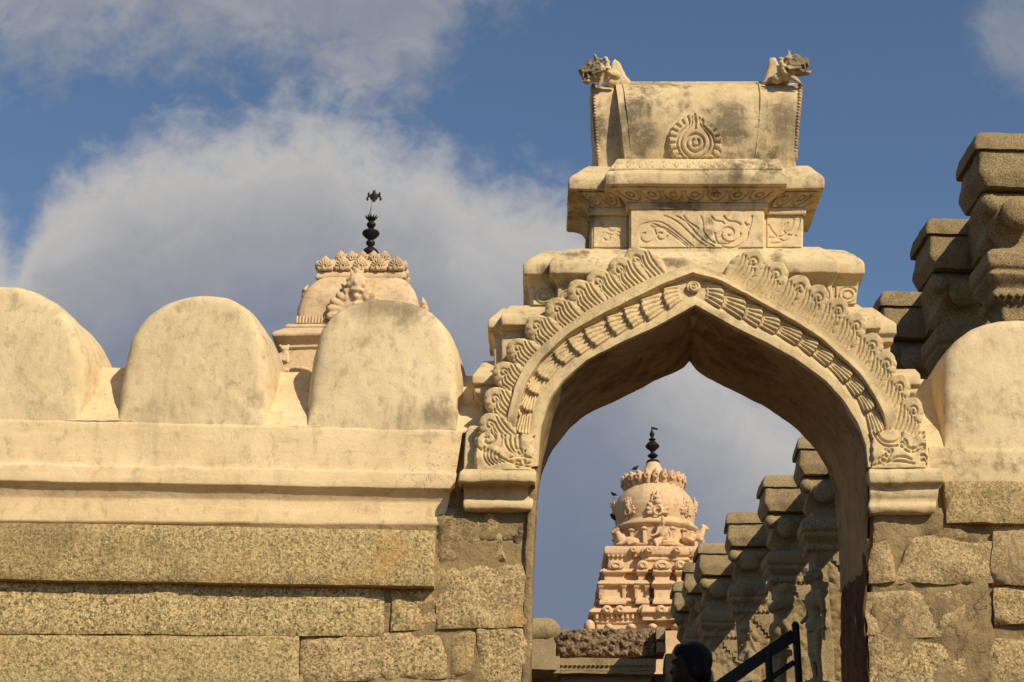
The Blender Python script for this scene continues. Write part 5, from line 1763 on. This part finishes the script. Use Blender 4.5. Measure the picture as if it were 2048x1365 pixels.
def figure_seated(T_):
    mb = MB(); kk = T_.k
    yf = T_.Yc - 98 * kk
    c = np.array([T_.cx + 8 * kk, yf, Z(1092, yf, 1318)])
    def q(x_, z_, d=0): return c + np.array([x_ * kk, -d * kk, z_ * 1.06 * kk])
    def C(a, b, r0, r1=None): cap(mb, q(*a), q(*b), r0 * kk, (r1 or r0) * kk)
    ell(mb, q(0, 24), np.array((9.5, 6, 11)) * kk); C((-9, 33), (9, 33), 4); ell(mb, q(0, 44), np.array((5, 5, 6.5)) * kk); ell(mb, q(0, 51), np.array((4.4, 4.4, 4)) * kk); ell(mb, q(0, 55), np.array((2.6, 2.6, 3)) * kk)
    C((-9, 33), (-13, 22, 2), 3.2, 2.8); C((-13, 22, 2), (-24, 17, 6), 2.6, 2); C((-24, 17, 6), (-30, 32, 6), 1.8, 1.2)
    C((9, 33), (15, 22, 2), 3.2, 2.8); C((15, 22, 2), (13, 13, 6), 2.6, 2)
    C((-4, 13), (-17, 9, 6), 5, 4); C((-17, 9, 6), (-11, -8, 8), 3.6, 2.4); ell(mb, q(-11, -9, 11), np.array((2.6, 4, 2)) * kk)
    C((4, 13), (17, 8, 6), 5, 4); C((17, 8, 6), (-2, 6, 10), 3.6, 2.6)
    loft(mb, [(q(0, 0)[2], c[0] - 14 * kk, c[0] + 18 * kk, yf - 8 * kk, yf + 22 * kk), (q(0, 6)[2], c[0] - 14 * kk, c[0] + 18 * kk, yf - 8 * kk, yf + 22 * kk)], step=.15, amp=.004)
    carved(mb, 'seated_figure', M['tower'], T_.root, .028, 1)


figure_seated(T)


def bull(T_, pxc, pyb, s, L, face=1, yoff=96, name='bull_figure', end_on=False):
    """lying humped bull; s=-1 head to the left"""
    mb = MB(); kk = T_.k
    yf = T_.Yc - yoff * kk
    c = np.array([P(pxc, pyb, yf)[0], yf, Z(pyb, yf, pxc)])
    def q(x_, z_, d=0): return c + np.array([s * x_ * kk, -d * kk, z_ * 1.06 * kk])
    def E(x_, z_, d, r): ell(mb, q(x_, z_, d), np.array(r) * kk)
    E(-10, 10, 0, (17, 8, 9)); E(6, 11, 0, (11, 8, 10)); E(4, 20, 0, (5, 5, 4)); E(-22, 8, 0, (7, 7, 8))
    cap(mb, q(9, 12), q(14, 25), 8 * kk, 6 * kk); E(17, 29, 0, (7, 5, 5.5)); E(23, 26, 0, (4.5, 3.6, 3.6))
    for d in (-4, 4): cap(mb, q(15, 33, d), q(15, 37, d * 1.4), 1.5 * kk, 1 * kk); E(12, 31, d * 1.5, (3, 1.6, 1.8)); cap(mb, q(8, 4, d * 1.6), q(17, 2, d * 1.7), 2.8 * kk, 2.2 * kk); cap(mb, q(-18, 7, d * 1.7), q(-6, 2, d * 1.9), 4 * kk, 2.4 * kk)
    cap(mb, q(14, 24), q(12, 8), 3 * kk, 2 * kk)
    carved(mb, name, M['tower'], T_.root, .03, 1)


bull(T, 1250, 1093, -1, 50)
bull(T, 1392, 1086, 1, 40, yoff=70)

# ------------------------------------------------------------------ temple tower behind the merlons
YL = 34.0
tl_ = thing('temple_tower', (P(735, 700, YL)[0], YL, COURT), 'cream stucco shrine tower with square four-sided dome and black emblem finial, behind the left merlons', 'tower')
TL = TW(tl_, 727, 640, YL, 'tower2')
kl = TL.k
TL.sq('shaft', [(1500, 176), (900, 166), (760, 145)], step=.5)
for k, py in enumerate((810, 900, 1000, 1110)):
    w0 = 147 + (py - 760) * .115
    TL.sq('cornice', [(py + 14, w0 + 2), (py + 10, w0 + 9), (py, w0 + 14), (py - 8, w0 + 14), (py - 14, w0 + 3)], step=.3)
    for x_ in (-.72, -.36, 0, .36, .72):
        TL.bay('pilaster_bay', [(py + 72, w0 + 4), (py + 22, w0 + 3)], (x_ - .11) * w0, (x_ + .11) * w0, .18, step=.3)
TL.sq('storey', [(752, 138), (735, 136), (696, 136)], step=.15)
TL.sq('storey_moulding', [(752, 140), (750, 146), (742, 148), (737, 142), (735, 137)])
TL.sq('cornice', [(698, 136), (695, 141), (691, 142), (689, 141), (674, 154), (671, 158), (664, 158), (660, 148), (655, 138)])
TL.sq('storey_moulding', [(657, 133), (655, 137), (651, 138), (648, 133)])
TL.sq('dome', [(650, 116), (646, 118), (640, 119), (625, 119), (605, 117), (588, 113), (575, 107), (565, 99), (556, 90), (550, 82)], rc=.25, r=.02, step=.1)
mb = MB()
for k in range(40):
    x_ = TL.cx + (-116 + 232 * k / 39) * kl
    cap(mb, (x_, YL - 119.5 * kl, TL.z(645, 120)), (x_, YL - 118 * kl, TL.z(633, 120)), 3.0 * kl, 2.6 * kl)
mb.build('petal_frieze', M['tower2'], tl_, sharp=60)
TL.sq('crown_slab', [(560, 82), (556, 90), (550, 90), (546, 88), (534, 78), (520, 62)], r=.02)


def lobe(T_, x_, py, w_, h_, yf, mb, ang=0.0):
    c = np.array([T_.cx + x_ * T_.k, yf, Z(py, yf, T_.pxc)])
    q = T_.k * 1.05
    t = np.linspace(-.12 * math.pi, 1.12 * math.pi, 22)
    x2 = w_ / 2 * np.cos(t) * q; z2 = (h_ * .4 + h_ * .6 * np.sin(t)) * q
    z2 = np.maximum(z2, 0) * (1 + .16 * np.exp(-(np.cos(t) / .25) ** 2))
    pts = np.stack([c[0] + x2, c[2] + z2], -1)
    prism(mb, pts, yf - .10, yf + .12, bev=.04, amp=.006, step=.06)
    for j in range(7):
        b = R(18 + j * 24)
        tube(mb, [np.array([c[0] + .4 * w_ * .5 * q * math.cos(b), yf - .115, c[2] + h_ * .36 * q + .4 * h_ * .6 * q * math.sin(b)]), np.array([c[0] + .86 * w_ * .5 * q * math.cos(b), yf - .105, c[2] + h_ * .38 * q + .86 * h_ * .58 * q * math.sin(b)])], .022, 5)
    tube(mb, [np.array([c[0] + .22 * w_ * q * .6 * math.cos(b), yf - .115, c[2] + h_ * .36 * q + .18 * h_ * q * math.sin(b)]) for b in np.linspace(0, 2 * math.pi, 12)], .022, 5)


for x_ in (-70, -35, 0, 35, 70):
    mb = MB(); lobe(TL, x_, 548, 31, 31, YL - 86 * kl, mb); mb.build('crown_lobe', M['tower2'], tl_, sharp=50)
for x_ in (-44, -22, 0, 22, 44):
    mb = MB(); lobe(TL, x_, 527, 21, 22, YL - 58 * kl, mb); mb.build('crown_lobe', M['tower2'], tl_, sharp=50)
for y_ in (-76, -38, 0, 38, 76):
    for s_ in (-1, 1):
        mb = MB()
        ell(mb, (TL.cx + s_ * 86 * kl, YL + y_ * kl, TL.z(547, 40)), (.08, 12 * kl, 11 * kl))
        mb.build('crown_lobe', M['tower2'], tl_)
TL.sq('crown_cap', [(524, 54), (516, 46), (508, 36)], r=.02)
TL.cx += 9 * kl
finial(TL, [(508, 18), (505, 17), (501, 14), (497, 9), (495, 4), (493, 5), (489, 9), (486, 9.5), (483, 8), (481, 4), (480, 5), (475, 12), (470, 17), (467, 18), (464, 16), (460, 8), (458, 4), (456, 6), (451, 9.5), (448, 9), (444, 5), (442, 4), (440, 6), (437, 9)], 'bronze')
mb = MB()
for j in range(12):
    b = 2 * math.pi * j / 12
    o_ = np.array([math.cos(b), math.sin(b), 0])
    c = np.array([TL.cx, YL, TL.z(440)])
    cap(mb, c + o_ * 5 * kl, c + o_ * 13 * kl + np.array([0, 0, 7 * kl]), 2.6 * kl, .8 * kl)
mb.build('lotus_cup', M['bronze'], tl_)
finial(TL, [(437, 6), (428, 5), (420, 3), (414, 2), (408, 1.2), (402, 1)], 'verdigris', 'finial_tip')
# emblem: a round plate between two smaller side pieces
mb = MB()
c = np.array([TL.cx + 4 * kl, YL, TL.z(393)])
def eo(x_, z_, r): ell(mb, c + np.array([x_ * kl, 0, z_ * kl]) * 1.12, np.array((r[0] * 1.1, 2.0, r[1] * 1.1)) * kl)
eo(0, -1, (8.5, 9)); eo(0, 8, (3.6, 5)); eo(0, -9, (4, 3))
for s_ in (-1, 1): eo(s_ * 10, 4, (2.4, 5)); eo(s_ * 12, -5, (2.6, 5)); eo(s_ * 8, 0, (3, 2))
carved(mb, 'finial_emblem', M['bronze'], tl_, .015, 0)


TL.cx -= 9 * kl


def kirti(T_, x_, pyb, h_, yf, mat='tower2'):
    """lion-face gable: horned face above a fan of feathers"""
    mb = MB(); kk = T_.k
    c = np.array([T_.cx + x_ * kk, yf, Z(pyb, yf, T_.pxc + x_)])
    s = h_ / 100
    def q(a, b, d=0): return c + np.array([a * s * kk, -d * s * kk, b * s * 1.05 * kk])
    def E(a, b, d, r, rot=None): ell(mb, q(a, b, d), np.array(r) * s * kk, rot)
    for sd in (-1, 1):
        for j in range(6):
            b = R(-8 + 19 * j)
            cap(mb, q(sd * math.cos(b) * 26, 22 + math.sin(b) * 26), q(sd * math.cos(b) * 50, 20 + math.sin(b) * 46, 4), 5 * s * kk, 8.5 * s * kk)
        E(sd * 7, 84, 14, (5, 4, 5)); E(sd * 13, 74, 9, (7, 7, 7)); cap(mb, q(sd * 8, 92, 6), q(sd * 13, 110, 4), 5 * s * kk, 2 * s * kk); E(sd * 17, 86, 4, (4, 4, 7)); E(sd * 5, 66, 15, (4, 4, 3))
        cap(mb, q(sd * 15, 60, 5), q(sd * 20, 48, 6), 5 * s * kk, 4 * s * kk)
    E(0, 78, 6, (17, 14, 20)); E(0, 74, 17, (5, 6, 8)); E(0, 62, 12, (13, 8, 5)); E(0, 102, 6, (6, 6, 8)); E(0, 52, 8, (7, 7, 8))
    E(0, 22, 0, (30, 8, 30)); E(0, 24, 5, (20, 8, 20)); E(0, 8, 8, (16, 10, 8)); E(0, 30, 10, (7, 6, 11))
    carved(mb, 'lion_face_gable', M[mat], T_.root, .03, 1)


kirti(TL, -3, 648, 100, YL - 123 * kl)
for sd in (-1, 1):
    mb = MB()
    xx = TL.cx + (126 if sd > 0 else -124) * kl
    dn = 26 if sd > 0 else 0
    for j, (zz_, rr_) in enumerate(((646, 9), (636, 10), (622, 11), (608, 9), (596, 8), (586, 9), (578, 5), (572, 3))):
        ell(mb, (xx - sd * (1.2 * j) * kl, YL, TL.z(zz_ + dn, 0)), (rr_ * .9 * kl, rr_ * 2.2 * kl, rr_ * kl))
    for y_ in (-24, -14, 14, 24):
        ell(mb, (xx, YL + y_ * kl, TL.z(630, 0)), (6 * kl, 8 * kl, 12 * kl))
    carved(mb, 'lion_face_gable', M['tower2'], tl_, .03, 1)
# crouching guardian at the corner
mb = MB()
yf = YL - 155 * kl
c = np.array([P(568, 712, yf)[0], yf, Z(730, yf, 567)])
def q(a, b, d=0): return c + np.array([a * kl, -d * kl, b * kl])
ell(mb, q(0, 12), np.array((10, 9, 13)) * kl); ell(mb, q(1, 30, 4), np.array((9, 8, 8)) * kl); ell(mb, q(-2, 28, 10), np.array((5, 5, 4)) * kl)
for s_ in (-1, 1): ell(mb, q(s_ * 8, 37, 2), np.array((3.4, 3, 4)) * kl); cap(mb, q(s_ * 8, 20, 4), q(s_ * 9, 2, 8), 4 * kl, 3.4 * kl); ell(mb, q(s_ * 3, 32, 11), np.array((2, 2, 2)) * kl)
tube(mb, [q(8 * math.cos(b), 14 + 8 * math.sin(b), 8) for b in np.linspace(0, 5, 12)], 1.6 * kl, 6)
carved(mb, 'guardian_beast', M['tower2'], tl_, .03, 1)
for a, b, w_ in ((600, 745, 22), (572, 748, 9)):
    mb = MB()
    ell(mb, (P(a, b, YL - 158 * kl)[0], YL - 156 * kl, Z(b - 2, YL - 158 * kl, a)), (w_ * kl, .3, 7 * kl), sub=3)
    mb.build('base_ornament', M['tower2'], tl_)


# ------------------------------------------------------------------ birds on the far tower
def bird(px, py, Y, s, label, size=.30):
    c = P(px, py, Y)
    mb = MB()
    def q(a, b, d=0): return c + np.array([s * a, d, b]) * size
    ell(mb, q(0, .0), np.array((.42, .24, .24)) * size, ('Y', -25 * s)); ell(mb, q(.30, .30), np.array((.15, .13, .15)) * size); cap(mb, q(.40, .30), q(.54, .27), .045 * size, .015 * size)
    cap(mb, q(.2, .1), q(.3, .28), .14 * size, .11 * size); cap(mb, q(-.3, -.08), q(-.75, -.26), .10 * size, .05 * size)
    for d in (-.09, .09): cap(mb, q(.03, -.2, d), q(.05, -.44, d), .03 * size, .025 * size)
    root = carved(mb, 'bird', M['bird'], None, .014, 1, loc=c)
    tag(root, label, 'bird', 'birds perched on the pink tower')
    mb = MB()
    for d in (-1, 1): ell(mb, q(-.12, .03, d * .2), np.array((.38, .06, .17)) * size, ('Y', -22 * s))
    mb.build('wing', M['bird'], root)
    return root


bird(1271, 937, YT - 45 * k_, 1, 'small black bird perched on the lotus crown of the pink dome', .22)
bird(1227, 989, YT - 5 * k_, -1, 'small black bird on top of the niche at the left side of the dome', .2)
bird(1229, 1036, YT - 10 * k_, -1, 'larger black bird on the left corner above the bull', .32)


# ------------------------------------------------------------------ pieces of parts go one level deeper
def nest(root, child, parent, which=0):
    base = lambda o: o.name.split('.')[0]
    ps = [o for o in root.children if base(o) == parent]
    for o in list(root.children):
        if base(o) == child and ps:
            o.parent = ps[min(which, len(ps) - 1)]


nest(gate, 'scroll_panel', 'neck', 1)
nest(gate, 'lotus_panel', 'crown_cornice', 1)
nest(gate, 'oval_panel', 'tier_cornice', 1)
for ch in ('flame_medallion', 'roof_rib', 'ridge'): nest(gate, ch, 'barrel_roof')
ends = [o for o in gate.children if o.name.startswith('roof_end')]
for ch in ('beaded_edge', 'roof_horn'):
    for e_, o in zip(ends, [o for o in gate.children if o.name.startswith(ch)]): o.parent = e_
feet = [o for o in gate.children if o.name.startswith('foot_backing')]
for e_, o in zip(feet, [o for o in gate.children if o.name.startswith('scroll_foot')]): o.parent = e_
nest(tw, 'pennant', 'finial')
nest(tw, 'peacock_niche', 'dome')
nest(tw, 'dentil_band', 'cornice')
for ch in ('lotus_cup', 'finial_tip', 'finial_emblem'): nest(tl_, ch, 'finial')
nest(tl_, 'crown_lobe', 'crown_slab')
nest(tl_, 'petal_frieze', 'dome')
nest(tl_, 'lion_face_gable', 'dome')
